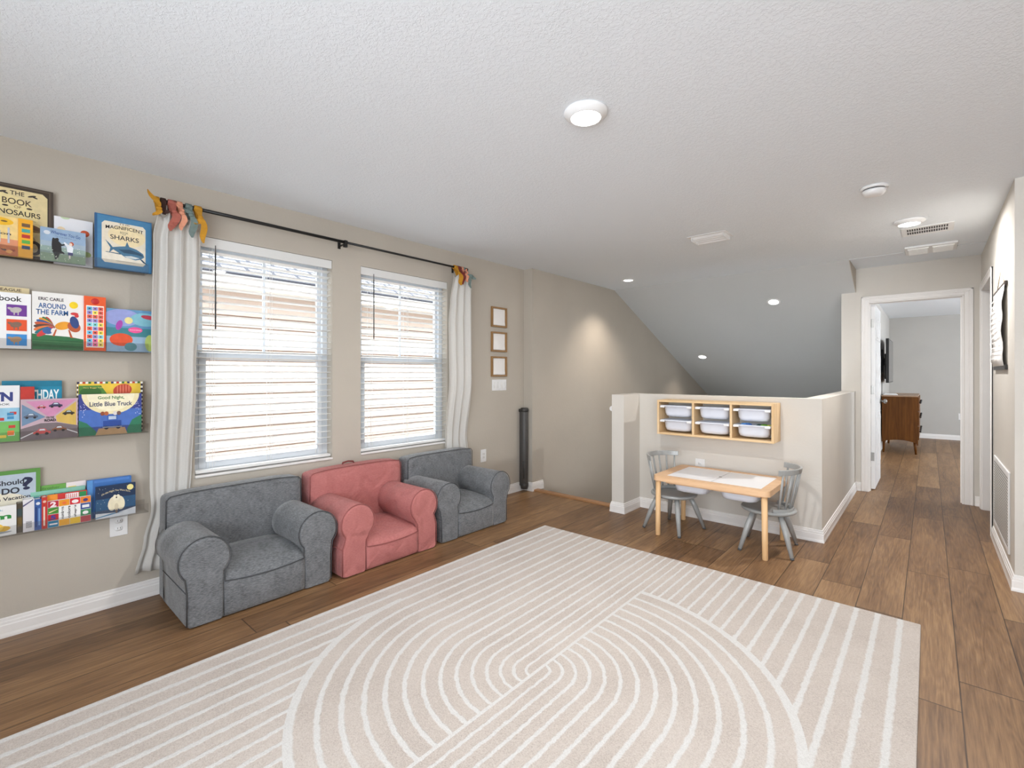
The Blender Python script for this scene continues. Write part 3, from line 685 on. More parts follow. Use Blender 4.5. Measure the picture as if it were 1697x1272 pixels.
def curtain(yl, yr, zt, zb, folds, seed, parent):
    rd = random.Random(seed); ph = [rd.uniform(0, 6) for _ in range(6)]; nu, nv = 120, 60; vs = []
    for j in range(nv + 1):
        t = j / nv; z0 = zt + (zb - zt) * t
        for i in range(nu + 1):
            s0 = i / nu; s = s0 + .035 * sin(2 * pi * 1.5 * s0 + ph[3]) * sin(pi * s0); L, R = lerpt(yl, z0), lerpt(yr, z0)
            low = min(1, max(0, (z0 - .60) / .62)); low = low * low * (3 - 2 * low); amp = .012 + .010 * low; cx = .032 + .088 * low
            amp *= min(1, .45 + t * 6)
            w1 = sin(2 * pi * folds * s + ph[0] + .5 * sin(2.2 * t + ph[1])); w2 = sin(2 * pi * folds * 2.1 * s + ph[2] + 1.2 * t)
            x = cx + amp * (.8 * w1 + .2 * w2)
            y = L + (R - L) * (s + .018 * cos(2 * pi * folds * s + ph[0]) * min(s, 1 - s) * 4)
            z = z0 + (.016 * (w1 - .2) * max(0, 1 - t * 12)) + (0.006 * sin(9 * s) * max(0, t * 12 - 11))
            if t > .965: x += .0012
            vs.append((x, y, z))
    fs = [(j * (nu + 1) + i, j * (nu + 1) + i + 1, (j + 1) * (nu + 1) + i + 1, (j + 1) * (nu + 1) + i) for j in range(nv) for i in range(nu)]
    mb = MB(); mb.add(vs, fs, None, True); o = part('cloth', mb, M_CURT, parent); k = o.modifiers.new('thick', 'SOLIDIFY'); k.thickness = .0022; k.offset = 0; return o
TIE = {'mustard': (196, 140, 34), 'terracotta': (172, 96, 82), 'peach': (222, 152, 122), 'sage': (112, 128, 124), 'brown': (62, 36, 28), 'wine': (120, 44, 40)}
def tie(parent, y, colr, tails, w=.030, knot=True):
    y *= 1.011
    m_ = flat(TIE[colr], .8, .1, 60, .4, 300); mb = MB(); n = 14
    vs = []; R = .0145
    for k in range(n):
        a = 2 * pi * k / n
        for rr in (R, R + .0025):
            for s in (-.5, .5): vs.append((RX + rr * cos(a), y + s * w * (1 - .15 * sin(a)), RZ + rr * sin(a) * 1.05))
    fs = []
    for k in range(n):
        p, q = 4 * k, 4 * ((k + 1) % n); fs += [(p, p + 1, q + 1, q), (p + 2, q + 2, q + 3, p + 3), (p, q, q + 2, p + 2), (p + 1, p + 3, q + 3, q + 1)]
    mb.add(vs, fs, None, True)
    for X in (RX + .014, RX - .012):
        mb.add([(X, y - w / 2, RZ), (X, y + w / 2, RZ), (.118, y + w * .3, 2.135), (.118, y - w * .3, 2.135), (X + .002, y - w / 2, RZ), (X + .002, y + w / 2, RZ), (.121, y + w * .3, 2.135), (.121, y - w * .3, 2.135)],
               [(0, 1, 2, 3), (4, 7, 6, 5), (0, 4, 5, 1), (2, 6, 7, 3), (1, 5, 6, 2), (0, 3, 7, 4)])
    kx, kz = .148, 2.156
    if knot: mb.ball((kx, y, kz), .014, None, 8, (.7, 1.0, .8)); mb.add([(RX + .012, y - w / 2, RZ), (RX + .012, y + w / 2, RZ), (kx, y + .008, kz), (kx, y - .008, kz)], [(0, 1, 2, 3)])
    for (dy, dz, dx, tw) in tails:
        N = 7; vs = []
        for i in range(N + 1):
            f = i / N; ww = tw * (.4 + .7 * sin(pi * min(1, f * .8 + .1))) * (1 if f < .8 else (1.12 - f) * 3)
            c = Vector((kx + dx * f + .006 * sin(f * 7), y + dy * f + .01 * sin(f * 5), kz + dz * f)); n_ = Vector((0, -dz, dy)); 
            n_.normalize(); n_ *= ww / 2
            vs += [tuple(c + n_ + Vector((.004 * sin(f * 9), 0, 0))), tuple(c - n_ - Vector((.004, 0, 0))), tuple(c + n_ + Vector((.0025, 0, 0))), tuple(c - n_ + Vector((-.0015, 0, 0)))]
        fs = []
        for i in range(N): p, q = 4 * i, 4 * i + 4; fs += [(p, p + 1, q + 1, q), (p + 2, q + 2, q + 3, p + 3), (p, q, q + 2, p + 2), (p + 1, p + 3, q + 3, q + 1)]
        mb.add(vs, fs, None, False)
    return part('fabric_tie', mb, m_, parent, label=colr + ' fabric tie')
cl = thing('curtain', 'off-white curtain bunched between the bookshelves and the first window', 'curtain', (0, 0, 0))
curtain([(2.14, .668), (2.0, .645), (1.45, .636), (.98, .640), (.64, .648), (.50, .655), (.32, .620), (.15, .583)], [(2.14, .860), (2.03, .876), (1.63, .872), (1.32, .855), (.7, .852), (.15, .80)], 2.138, .150, 3.6, 3, cl)
tie(cl, .662, 'mustard', [(-.045, .085, .01, .022), (-.02, -.05, .01, .02)], .022)
tie(cl, .690, 'brown', [(.0, -.03, .005, .02)], .026, False)
tie(cl, .731, 'terracotta', [(-.012, -.115, .01, .036), (.012, -.08, .012, .03)], .042)
tie(cl, .766, 'peach', [(.004, -.10, .006, .026), (-.02, .05, .006, .014)], .028)
tie(cl, .810, 'sage', [(.012, -.13, .01, .034), (-.03, .03, 0, .02)], .034)
tie(cl, .855, 'mustard', [(.022, -.15, .01, .03), (-.02, -.05, .012, .03)], .040)
cr = thing('curtain', 'off-white curtain bunched between the second window and the picture frames', 'curtain', (0, 0, 0))
curtain([(2.14, 2.829), (1.9, 2.784), (1.73, 2.762), (1.09, 2.770), (.6, 2.80)], [(2.14, 3.058), (1.3, 3.065), (.7, 3.075), (.5, 3.10)], 2.138, .150, 3.4, 11, cr)
tie(cr, 2.842, 'mustard', [(.02, -.11, .01, .045)], .042)
tie(cr, 2.881, 'wine', [(.0, -.10, .01, .04), (.03, .02, .01, .02)], .036)
tie(cr, 2.921, 'peach', [(.01, .05, .01, .03), (.02, -.07, .01, .03)], .024)
tie(cr, 2.945, 'sage', [(.09, -.03, .02, .03), (.03, -.12, .015, .028)], .024)

# ------------------------------------------------------------------ toddler armchairs
def armchair(name, label, yc, base, roll, xf, mat, pipe, seat_z=.218, puff=0.):
    t = thing(name, label, 'armchair', (0, yc, 0), 0, 'soft toddler armchairs under the windows')
    x0 = .062
    # back: soft slab
    mb = MB(); nu, nv = 26, 14; zt = .59; vs = []; 
    def sup(u, p=6.): return (abs(u) ** p)
    for side, X in ((0, x0), (1, x0 + .14)):
        for j in range(nv + 1):
            for i in range(nu + 1):
                u = -1 + 2 * i / nu; v = j / nv
                bul = (1 - sup(u, 8)) * (1 - sup(2 * v - 1, 8)) * (.016 + puff)
                zz = .006 + (zt - .006 - .014 * abs(u) ** 5 + puff * .6 * (1 - u * u)) * v
                vs.append((X + (bul if side else -bul * .2), u * base * (1 - .012 * v ** 6), zz))
    K = (nu + 1) * (nv + 1); fs = []
    for j in range(nv):
        for i in range(nu): a = j * (nu + 1) + i; fs += [(a, a + nu + 1, a + nu + 2, a + 1), (K + a, K + a + 1, K + a + nu + 2, K + a + nu + 1)]
    for j in range(nv): a = j * (nu + 1); b = a + nu; fs += [(a, K + a, K + a + nu + 1, a + nu + 1), (b, b + nu + 1, K + b + nu + 1, K + b)]
    for i in range(nu): a = i; b = nv * (nu + 1) + i; fs += [(a, a + 1, K + a + 1, K + a), (b, K + b, K + b + 1, b + 1)]
    mb.add(vs, fs, None, True); bk = part('backrest', mb, mat, t, .022, 4)
    mb = MB(); pts = []
    X = x0 + .144
    for i in range(41):
        u = -1 + 2 * i / 40; pts.append((X - .003, u * (base * .988), zt + .001 - .014 * abs(u) ** 5 + puff * .6 * (1 - u * u)))
    pts = [(X - .006, -base * .992, .40)] + [(X - .006, -base * .988, zt - .03)] + pts[1:-1] + [(X - .006, base * .988, zt - .03), (X - .006, base * .992, .40)]
    mb.tube(pts, .0026, None, 6); part('piping', mb, pipe, bk)
    # seat
    iy = base - .165; mb = MB()
    prof = [(x0 + .12, seat_z + .030), (.30, seat_z + .034), (.42, seat_z + .030), (xf - .10, seat_z + .022), (xf - .045, seat_z + .012), (xf - .018, seat_z - .004), (xf - .006, seat_z - .018), (xf - .002, seat_z - .035), (xf, seat_z - .1), (xf, .03), (xf - .006, .010), (xf - .02, .004), (x0 + .12, .004)]
    n = 16; vs = []; k = len(prof)
    for i in range(n + 1):
        u = -1 + 2 * i / n; c = 1 - u * u
        for q, (px_, pz_) in enumerate(prof):
            top = q <= 7; fr = max(0, min(1, (px_ - .35) / .2))
            vs.append((px_ + (.012 * c * fr if q < 9 else .004 * c * fr), u * iy, pz_ + (.008 * c * (1 - fr) - .012 * c * fr if top else 0)))
    fs = [(i * k + q, i * k + (q + 1) % k, (i + 1) * k + (q + 1) % k, (i + 1) * k + q) for i in range(n) for q in range(k)]
    fs += [list(range(k)), [n * k + q for q in range(k)][::-1]]
    mb.add(vs, fs, None, True); st = part('seat', mb, mat, t)
    mb = MB(); mb.tube([(xf + .001 + .012 * (1 - u * u), u * iy * .99, seat_z - .026 - .012 * (1 - u * u)) for u in [(-1 + 2 * i / 24) for i in range(25)]], .003, None, 6); part('piping', mb, pipe, st)
    # arms
    R = .117; cz = .322; c = roll - R
    for s in (-1, 1):
        pr = [(base, .02), (base, .19)] ; a0, a1 = -50, 212
        pr = [(base - .012, .004), (base, .016), (base, .175)]
        for i in range(29):
            a = radians(-42 + (222 + 42) * i / 28); pr.append((c + R * cos(a), cz + R * sin(a) * .99))
        pr += [(base - .168, .20), (base - .166, .016), (base - .160, .004)]
        pr = [(s * y, z) for y, z in pr]
        mb = MB(); xs = [x0 + .10, x0 + .22, x0 + .36, xf - .03, xf - .012, xf - .003, xf]; ins = [0, 0, 0, 0, .003, .009, .016]
        k = len(pr); cy = sum(p[0] for p in pr) / k; vs = []
        for X, d in zip(xs, ins):
            for (y, z) in pr:
                cc = (s * c, cz) if z > .2 else (s * (base - .083), .1)
                dy, dz = cc[0] - y, cc[1] - z; L = sqrt(dy * dy + dz * dz) or 1
                if z <= .2: dz = 0 if z > .03 else dz * .5; L = abs(dy) or 1
                vs.append((X, y + dy / L * d, max(.004, z + (dz / L * d if z > .03 else d * .3))))
        fs = [(i * k + q, i * k + (q + 1) % k, (i + 1) * k + (q + 1) % k, (i + 1) * k + q) for i in range(len(xs) - 1) for q in range(k)]
        mb.add(vs, fs, None, True); o = len(mb.v) - len(vs)
        mb.f += [[o + q for q in range(k)], [o + (len(xs) - 1) * k + q for q in range(k)][::-1]]; mb.mi += [0, 0]; mb.sm += [False, False]
        ar = part('arm', mb, mat, t)
        mb = MB(); Q = [(xf - .004, s * y * 1.0, z) for (y, z) in [(s * a_, b_) for a_, b_ in pr[2:-1]]]
        Q = [(xf - .005, y, z) for (y, z) in pr[1:-1]]
        mb.tube(Q, .0027, None, 6); part('piping', mb, pipe, ar)
        mb = MB(); mb.tube([(x0 + .10, s * (base + .001), .178), (xf - .01, s * (base + .001), .178)], .0028, None, 6); part('seam', mb, pipe, ar)
    return t
PG = flat((74, 76, 79), .8, .1); PP = flat((150, 86, 83), .8, .1)
armchair('toddler_armchair', 'grey velour toddler armchair nearest the bookshelves', 1.056, .372, .409, .597, M_GREY, PG)
pk = armchair('toddler_armchair', 'pink fabric toddler armchair between the two grey ones', 1.846, .366, .374, .632, M_PINK, PP, .185, .008)
mb = MB(); mb.tube([(.10, -.075, .59), (.10, -.07, .606), (.10, -.03, .612), (.10, .01, .606), (.10, .02, .59)], .006, None, 8); part('carry_handle', mb, flat((120, 52, 50), .8), pk)
armchair('toddler_armchair', 'grey velour toddler armchair nearest the corner baby gate', 2.628, .356, .400, .620, M_GREY, PG)

# ------------------------------------------------------------------ trays and bins
def rrect(w, d, r, n=5):
    p = []
    for cx, cy, a0 in ((w - r, d - r, 0), (-w + r, d - r, 90), (-w + r, -d + r, 180), (w - r, -d + r, 270)):
        for i in range(n + 1): a = radians(a0 + 90 * i / n); p.append((cx + r * cos(a), cy + r * sin(a)))
    return p
def tray(w, d, h, rimw=.012, inset=.022):
    """open plastic tray, rim at z=0, tub hanging to -h; half sizes w, d"""
    L = [(-inset - .03, -h, .05), (-inset - .012, -h + .008, .05), (-inset - .004, -h + .03, .05), (-inset, -.012, .045), (-inset + .004, -.010, .045), (0, -.010, .03), (0, .0, .03), (-rimw, .0, .028), (-inset - .004, -.004, .045), (-inset - .008, -h + .03, .045), (-inset - .03, -h + .004, .04)]
    mb = MB(); vs = []; k = None
    for (o, z, r) in L:
        pr = rrect(w + o, d + o, max(.008, r)); k = len(pr); vs += [(x, y, z) for x, y in pr]
    fs = [(i * k + q, i * k + (q + 1) % k, (i + 1) * k + (q + 1) % k, (i + 1) * k + q) for i in range(len(L) - 1) for q in range(k)]
    fs += [list(range(k))[::-1], [(len(L) - 1) * k + q for q in range(k)]]
    mb.add(vs, fs, None, True); return mb
ws = thing('wall_storage_unit', 'pine wall storage unit with six bins hung on the knee wall', 'storage unit', (1.976, 4.056, .729))
SX, SY, SH, th = .4585, .105, .298, .018
for s in (-1, 1):
    mb = MB(); mb.box((s * SX, -SY, 0), (s * (SX - th), SY - .001, SH)); part('side_panel', mb, M_PINEZ, ws, .0015)
mb = MB(); mb.box((-SX + th, -SY, SH - th), (SX - th, SY - .001, SH)); part('top_panel', mb, M_PINE, ws, .0015)
mb = MB(); mb.box((-SX + th, -SY, 0), (SX - th, SY - .001, th)); part('bottom_panel', mb, M_PINE, ws, .0015)
DV = (-.146, .153)
for x in DV: mb = MB(); mb.box((x - th / 2, -SY, th), (x + th / 2, SY - .001, SH - th)); part('divider', mb, M_PINEZ, ws, .0015)
slots = [(-SX + th, DV[0] - th / 2), (DV[0] + th / 2, DV[1] - th / 2), (DV[1] + th / 2, SX - th)]
cn = ['left', 'middle', 'right']; bins = {}
for r_, (zr, rn) in enumerate(((.252, 'top'), (.128, 'bottom'))):
    for k, (a, b) in enumerate(slots):
        w = (b - a) / 2 - .002
        what = {0: 'next to the pillar end', 1: 'in the middle', 2: 'next to the hall end'}[k]
        bn = thing('storage_bin', 'white plastic bin, %s row %s of the pine wall unit' % (rn, what), 'bin', (1.976 + (a + b) / 2, 4.056 - .006, .729 + zr), 0, 'white bins in the wall unit')
        part('tub', tray(w, .093, .098), M_BIN, bn)
        for s in (-1, 1): mb = MB(); mb.box((s * w * .97, -.0945, -.020), (s * (w - .045), -.088, -.002)); part('corner_lug', mb, M_WHITE, bn, .002)
        bins[(r_, k)] = bn
bins[(1, 2)]['label'] = 'white plastic bin with toys showing, bottom row of the pine wall unit'
TC = [((92, 150, 214), 2.205, 4.02, .85, .020, 'pale blue toy ball'), ((40, 92, 168), 2.245, 4.00, .851, .018, 'dark blue toy ball'), ((150, 190, 230), 2.225, 4.04, .856, .016, 'light blue toy ball'), ((96, 150, 50), 2.35, 4.01, .852, .018, 'green toy ball'), ((176, 186, 60), 2.385, 4.02, .850, .016, 'yellow-green toy ball'), ((30, 70, 60), 2.315, 4.03, .848, .018, 'dark teal toy ball')]
for c_, x, y, z, r_, lb in TC:
    mb = MB(); mb.ball((0, 0, 0), r_, None, 8, (1.25, 1, .8)); mb.ball((r_ * .8, .004, r_ * .25), r_ * .55, None, 6)
    o = mb.build('toy', flat(c_, .4, .1), loc=(x, y, z)); tag(o, lb + ' in the lower bin of the wall unit', 'toy', 'toys in the bin')

# ------------------------------------------------------------------ play table
pt = thing('play_table', 'low beech play table with white inset top and round legs', 'table', (2.10, 3.775, 0))
TX, TY, TZ, tt = .41, .288, .468, .040
outer = rrect(TX, TY, .035, 6); IX0, IX1, IY = -.325, .345, .232
mb = MB(); IX0, IX1 = -.325, .345
k = len(outer)
inner = []
for (x, y) in outer:   # matching inner loop
    inner.append((max(IX0, min(IX1, x * .99)) if abs(x) > .3 else x, max(-IY, min(IY, y))))
inner = [((IX1 if x > 0 else IX0), (IY if y > 0 else -IY)) for (x, y) in outer]
vs = [(x, y, TZ) for x, y in outer] + [(x, y, TZ) for x, y in inner] + [(x, y, TZ - tt) for x, y in inner] + [(x, y, TZ - tt) for x, y in outer]
fs = []
for L in range(4):
    for q in range(k): a, b = L * k + q, L * k + (q + 1) % k; c, d_ = ((L + 1) % 4) * k + (q + 1) % k, ((L + 1) % 4) * k + q; fs.append((a, b, c, d_))
mb.add(vs, fs); o = mb.build('table_frame', M_BEECH, pt)
bm = bmesh.new(); bm.from_mesh(o.data); bmesh.ops.remove_doubles(bm, verts=bm.verts, dist=1e-5); bmesh.ops.dissolve_degenerate(bm, dist=1e-5, edges=bm.edges); bmesh.ops.recalc_face_normals(bm, faces=bm.faces); bm.to_mesh(o.data); bm.free()
for a, b in ((IX0 + .001, .0068), (.0122, IX1 - .001)):
    mb = MB(); mb.box((a, -IY + .001, TZ - .012), (b, IY - .001, TZ - .002)); part('top_board', mb, flat((240, 240, 242), .35, .005), pt, .001, label='white top board')
mb = MB(); mb.lathe([(.011, 0), (.011, .0012), (.001, .0012)], None, 16, (.0095, -.01, TZ - .002)); part('finger_hole', mb, flat((120, 112, 104), .7), pt)
for x, y in ((-.378, -.252), (.372, -.256), (-.378, .256), (.372, .256)):
    mb = MB(); mb.tube([(x, y, TZ - tt), (x + (.004 if x > 0 else -.004), y, .004), (x + (.004 if x > 0 else -.004), y, 0.0)], [.0195, .0185, .0165], None, 20); part('leg', mb, M_BEECHZ, pt)
mb = MB()
for s in (-1, 1): mb.box((IX0, s * .236, TZ - tt - .02), (IX1, s * .222, TZ - .013))
for a_, b_ in ((IX0, IX0 + .012), (IX1 - .012, IX1), (.002, .014)): mb.box((a_, -.222, TZ - tt - .02), (b_, .222, TZ - (.035 if 0 < a_ < .1 else .013)))
part('under_rail', mb, M_BEECH, pt)
for x, lb in ((2.10 - .165, 'white translucent bin under the play table beside the spindle chair facing the hall'), (2.10 + .18, 'white translucent bin under the play table beside the spindle chair facing the stairs')):
    b = thing('hanging_bin', lb, 'bin', (x, 3.775, TZ - .022), 0, 'bins under the play table'); part('tub', tray(.148, .205, .105), M_BIN, b)

# ------------------------------------------------------------------ spindle chairs
def kid_chair(label, loc, rz):
    t = thing('spindle_chair', label, 'chair', loc, rz, 'grey spindle chairs at the play table')
    sz = .296
    mb = MB(); mb.lathe([(.10, -.032), (.155, -.030), (.176, -.020), (.180, -.010), (.176, -.002), (.165, .0), (.12, -.003), (.001, -.006)], None, 40, (0, 0, sz), 1.0, 1.0); part('seat', mb, M_CHAIR, t)
    mb = MB(); mb.lathe([(.085, -.046), (.105, -.044), (.11, -.032), (.09, -.031)], None, 30, (0, 0, sz)); part('seat_ring', mb, M_CHAIR, t)
    for sx in (-1, 1):
        for sy in (-1, 1):
            mb = MB(); mb.tube([(sx * .085, sy * .09, sz - .03), (sx * .115, sy * .123, sz * .6), (sx * .160, sy * .174, .012)], [.018, .0205, .013], None, 16); lg = part('leg', mb, M_CHAIR, t)
            mb = MB(); mb.tube([(sx * .160, sy * .174, .012), (sx * .1625, sy * .177, 0.0)], [.013, .012], None, 14); part('foot_pad', mb, flat((84, 86, 88), .6), lg)
    def band(R0, R1, z0, z1, thk, a, c0, n=24, zc=0.):
        vs = []
        for i in range(n + 1):
            f = -1 + 2 * i / n; an = pi + f * a; ct = thk * (1 - .25 * f ** 4)
            for R, z in ((R0 - ct / 2, z0), (R1 - ct / 2, z1), (R1 + ct / 2, z1), (R0 + ct / 2, z0)): vs.append((c0 + R * cos(an), R * sin(an), z - zc * f * f))
        fs = [(4 * i + q, 4 * i + (q + 1) % 4, 4 * i + 4 + (q + 1) % 4, 4 * i + 4 + q) for i in range(n) for q in range(4)]
        mb = MB(); mb.add(vs, fs + [(0, 1, 2, 3), (4 * n + 3, 4 * n + 2, 4 * n + 1, 4 * n)], None, False); return mb
    part('top_rail', band(.210, .216, .562, .600, .016, radians(64), .012, zc=.004), M_CHAIR, t, .004, 3)
    part('back_riser', band(.158, .158, sz - .002, sz + .020, .030, radians(70), .012), M_CHAIR, t, .004, 3)
    for i in range(7):
        an = pi + radians(-55 + 110 * i / 6)
        mb = MB(); mb.tube([(.012 + .158 * cos(an), .158 * sin(an), sz + .018), (.012 + .186 * cos(an), .186 * sin(an), .44), (.012 + .2115 * cos(an), .2115 * sin(an), .566)], [.0075, .0085, .0065], None, 12); part('spindle', mb, M_CHAIR, t)
    return t
kid_chair('grey spindle-back toddler chair tucked under the table end nearest the pillar', (1.749, 3.757, 0), radians(-10.8))
kid_chair('grey spindle-back toddler chair tucked under the table end nearest the hall', (2.434, 3.790, 0), radians(186.4))

# ------------------------------------------------------------------ clear acrylic ledges and picture books
SZ = [1.803, 1.370, .935, .500]
for i, z in enumerate(SZ):
    nm = ['topmost', 'second from the top', 'third from the top', 'lowest'][i]
    mb = MB(); y0, y1 = -.32, .632
    mb.box((.0, y0, -.004), (.098, y1, -.0005)); mb.box((.0, y0, -.0005), (.003, y1, .05)); mb.box((.098, y0, -.004), (.101, y1, .046))
    o = mb.build('book_ledge', M_ACRYL, loc=(0, 0, z), bevel=.0008, seg=1)
    tag(o, 'clear acrylic picture ledge left of the curtain, %s of four' % nm, 'shelf', 'clear acrylic ledges')
FONT = None
class Book:
    def __init__(s, label, y0, y1, shelf, ztop, xf, th=.012, cover=(240, 240, 240), spine=None, group='picture books on the clear ledges', pages=True):
        s.w = y1 - y0; s.h = ztop - SZ[shelf]; s.lay = 0; s.fn = 0
        mb = MB(); c = flat(cover, .4, .02, 12); sp = flat(spine or cover, .4, .02, 12)
        mb.box((-.0022, 0, 0), (0, s.w, s.h), c); mb.box((-th, 0, 0), (-th + .0022, s.w, s.h), c); mb.box((-th + .0022, 0, 0), (-.0022, .003, s.h), sp)
        if pages: mb.box((-th + .0022, .003, .003), (-.0022, s.w - .003, s.h - .003), M_PAPER)
        s.o = mb.build('picture_book', None, loc=(xf, y0, SZ[shelf] + .0002)); tag(s.o, label, 'book', group)
        s.art = None; s.mb = MB()
    def poly(s, c, pts, raise_=1):
        s.lay += 1; d = .0003 + .00006 * s.lay
        P = [(d, u * s.w, v * s.h) for u, v in pts]
        s.mb.add(P, [list(range(len(P)))], flat(c, .45, .06, 40)); return s
    def rect(s, c, u0, v0, u1, v1): return s.poly(c, [(u0, v0), (u1, v0), (u1, v1), (u0, v1)])
    def ell(s, c, u, v, ru, rv=None, a0=0, a1=360, n=22, rot=0):
        rv = rv if rv is not None else ru * s.w / s.h; P = []
        for i in range(n + (0 if a1 - a0 >= 360 else 1)):
            a = radians(a0 + (a1 - a0) * i / n); x, y = ru * s.w * cos(a), rv * s.h * sin(a); r = radians(rot)
            P.append((u + (x * cos(r) - y * sin(r)) / s.w, v + (x * sin(r) + y * cos(r)) / s.h))
        return s.poly(c, P)
    def text(s, body, u, v, width, height, c, bold=.0, rot=0, name='title', arc=0):
        f = bpy.data.curves.new(name, 'FONT'); f.body = body; f.size = 1; f.align_x = 'CENTER'; f.align_y = 'CENTER'; f.offset = bold; f.fill_mode = 'FRONT'
        o = bpy.data.objects.new(name, f); COL.objects.link(o); bpy.context.view_layer.update()
        me = bpy.data.meshes.new_from_object(o); bpy.data.objects.remove(o)
        xs = [q.co.x for q in me.vertices]; ys = [q.co.y for q in me.vertices]
        if not xs: return s
        cx, cy = (min(xs) + max(xs)) / 2, (min(ys) + max(ys)) / 2; W_, H_ = max(xs) - min(xs), max(ys) - min(ys)
        kx, ky = width * s.w / W_, height * s.h / H_; r = radians(rot); s.lay += 1; d = .0004 + .00006 * s.lay
        for q in me.vertices:
            x, y = (q.co.x - cx) * kx, (q.co.y - cy) * ky
            if arc: y += arc * s.h * (1 - (2 * x / (width * s.w)) ** 2)
            q.co = (d, u * s.w + x * cos(r) - y * sin(r), v * s.h + x * sin(r) + y * cos(r))
        me.name = name; me.materials.clear(); me.materials.append(flat(c, .5, .01))
        for p in me.polygons: p.material_index = 0
        b = bpy.data.objects.new(name, me); COL.objects.link(b); b.parent = s.o; return s
    def panel(s, name, c, u0, v0, u1, v1, thk=.004):
        mb = MB(); mb.box((0, u0 * s.w, v0 * s.h), (thk, u1 * s.w, v1 * s.h)); return part(name, mb, flat(c, .4, .03), s.o, .001)
    def done(s, name='cover_art'):
        if s.mb.v: s.mb.build(name, None, s.o, fix=False)
        return s.o
XF, XB = .082, .030      # front row / back row face positions
def frame_cut(b, col, inset, cut):
    i, c = inset, cut; b.poly(col, [(i + c, i), (1 - i - c, i), (1 - i, i + c), (1 - i, 1 - i - c), (1 - i - c, 1 - i), (i + c, 1 - i), (i, 1 - i - c), (i, i + c)])
# --- top ledge
b = Book('tall cream book with THE BOOK OF title and dark brown border', -.08, .262, 0, 2.154, XB, .018, (70, 58, 48))
b.rect((94, 80, 66), .02, .02, .97, .98); b.rect((60, 48, 38), .04, .03, .955, .97); frame_cut(b, (226, 208, 158), .062, .05)
b.ell((236, 218, 160), .5, .5, .35, .36); b.text('THE', .635, .885, .14, .055, (50, 42, 36), .01).text('BOOK', .635, .77, .29, .08, (70, 54, 40), .012).text('OF', .64, .70, .07, .035, (120, 84, 50)).text('DINOSAURS', .615, .62, .50, .07, (40, 32, 28), .015)
b.rect((90, 70, 55), .3, .535, .82, .539); b.ell((150, 120, 80), .74, .44, .16, .05, rot=-8); b.ell((120, 88, 60), .80, .455, .10, .03, rot=-20); b.ell((196, 170, 120), .70, .26, .12, .10); b.ell((66, 54, 44), .80, .17, .08, .10); b.ell((214, 196, 150), .80, .17, .04, .06)
for u in (.49, .78): b.ell((60, 50, 44), u, .88, .045, .012, rot=20); b.ell((60, 50, 44), u + .03, .87, .03, .01, rot=-20)
for u in (.52, .755): b.ell((60, 44, 36), u, .70, .03, .012)
b.done()
b = Book('golden yellow board book with construction scene and picture buttons', -.09, .187, 0, 1.984, XF, .020, (236, 190, 96))
b.rect((246, 214, 140), 0, .3, .82, 1); b.rect((224, 150, 110), 0, .0, .82, .42); b.rect((196, 110, 60), 0, .0, .82, .26); b.ell((245, 190, 30), .60, .86, .17, .10); b.ell((120, 84, 30), .66, .87, .04, .02)
for k in range(16): b.ell(random.choice([(150, 70, 40), (210, 120, 50), (90, 60, 50), (230, 160, 80), (180, 90, 60)]), .38 + .4 * random.random(), .04 + .28 * random.random(), .035, .03, rot=random.uniform(-40, 40))
b.rect((190, 196, 210), .70, .32, .725, .72); b.rect((190, 196, 210), .60, .32, .62, .62)
b.text('My First\nConstruction', .40, .60, .68, .15, (60, 40, 40), .01)
p = b.panel('button_panel', (246, 176, 34), .825, .0, 1.0, 1.0, .006); q = Book.__new__(Book); q.w, q.h, q.lay, q.mb, q.o = .0485, b.h, 0, MB(), p
mb = MB()
for k, cc in enumerate([(120, 90, 60), (70, 170, 160), (190, 50, 40), (90, 170, 70), (50, 70, 100)]):
    v = .84 - .145 * k; mb.box((.006, (.825 + .04) * b.w, (v - .045) * b.h), (.0068, (1 - .035) * b.w, (v + .045) * b.h), flat(cc, .4))
mb.build('picture_button', None, p); b.done()
b = Book('pale blue-green book showing a black bear and a small child', .212, .376, 0, 1.965, XF, .012, (150, 172, 190))
b.rect((150, 176, 204), 0, .55, 1, 1); b.rect((164, 182, 196), 0, .42, 1, .6); b.rect((146, 168, 160), 0, .2, 1, .45); b.rect((138, 160, 134), 0, 0, 1, .24)
b.ell((214, 220, 228), .14, .85, .07, .06); b.text('Wherever You Go', .55, .86, .66, .10, (52, 84, 150), .01, -5).text('my love will find you', .55, .755, .46, .04, (80, 100, 150), 0, -5)
b.poly((34, 32, 34), [(.25, .66), (.27, .72), (.31, .70), (.37, .73), (.40, .69), (.39, .64), (.46, .55), (.52, .57), (.53, .53), (.45, .49), (.46, .34), (.52, .30), (.52, .26), (.42, .26), (.37, .08), (.31, .07), (.30, .20), (.25, .32), (.24, .5)])
b.poly((232, 236, 242), [(.58, .34), (.70, .32), (.72, .48), (.66, .56), (.60, .56), (.53, .63), (.50, .61), (.57, .48)]); b.ell((190, 84, 50), .68, .60, .05, .06); b.ell((240, 214, 196), .66, .58, .035, .045); b.rect((70, 70, 120), .60, .24, .71, .33); b.rect((235, 225, 220), .62, .14, .655, .24)
for k in range(26): b.ell((226, 230, 214), random.random(), .05 + .42 * random.random(), .010, .012)
b.done()
b = Book('white book with scattered coloured dots behind the bear book', .264, .410, 0, 2.041, XB, .014, (238, 238, 242))
b.ell((214, 88, 44), .79, .72, .12, .068); b.ell((196, 214, 140), .84, .27, .12, .06); b.ell((248, 226, 190), .18, .74, .10, .05); b.ell((200, 220, 180), .28, 1.0, .12, .04, 180, 360); b.done()
b = Book('blue-bordered book with a grey shark and SHARKS title', .411, .649, 0, 2.083, XF, .014, (52, 110, 156))
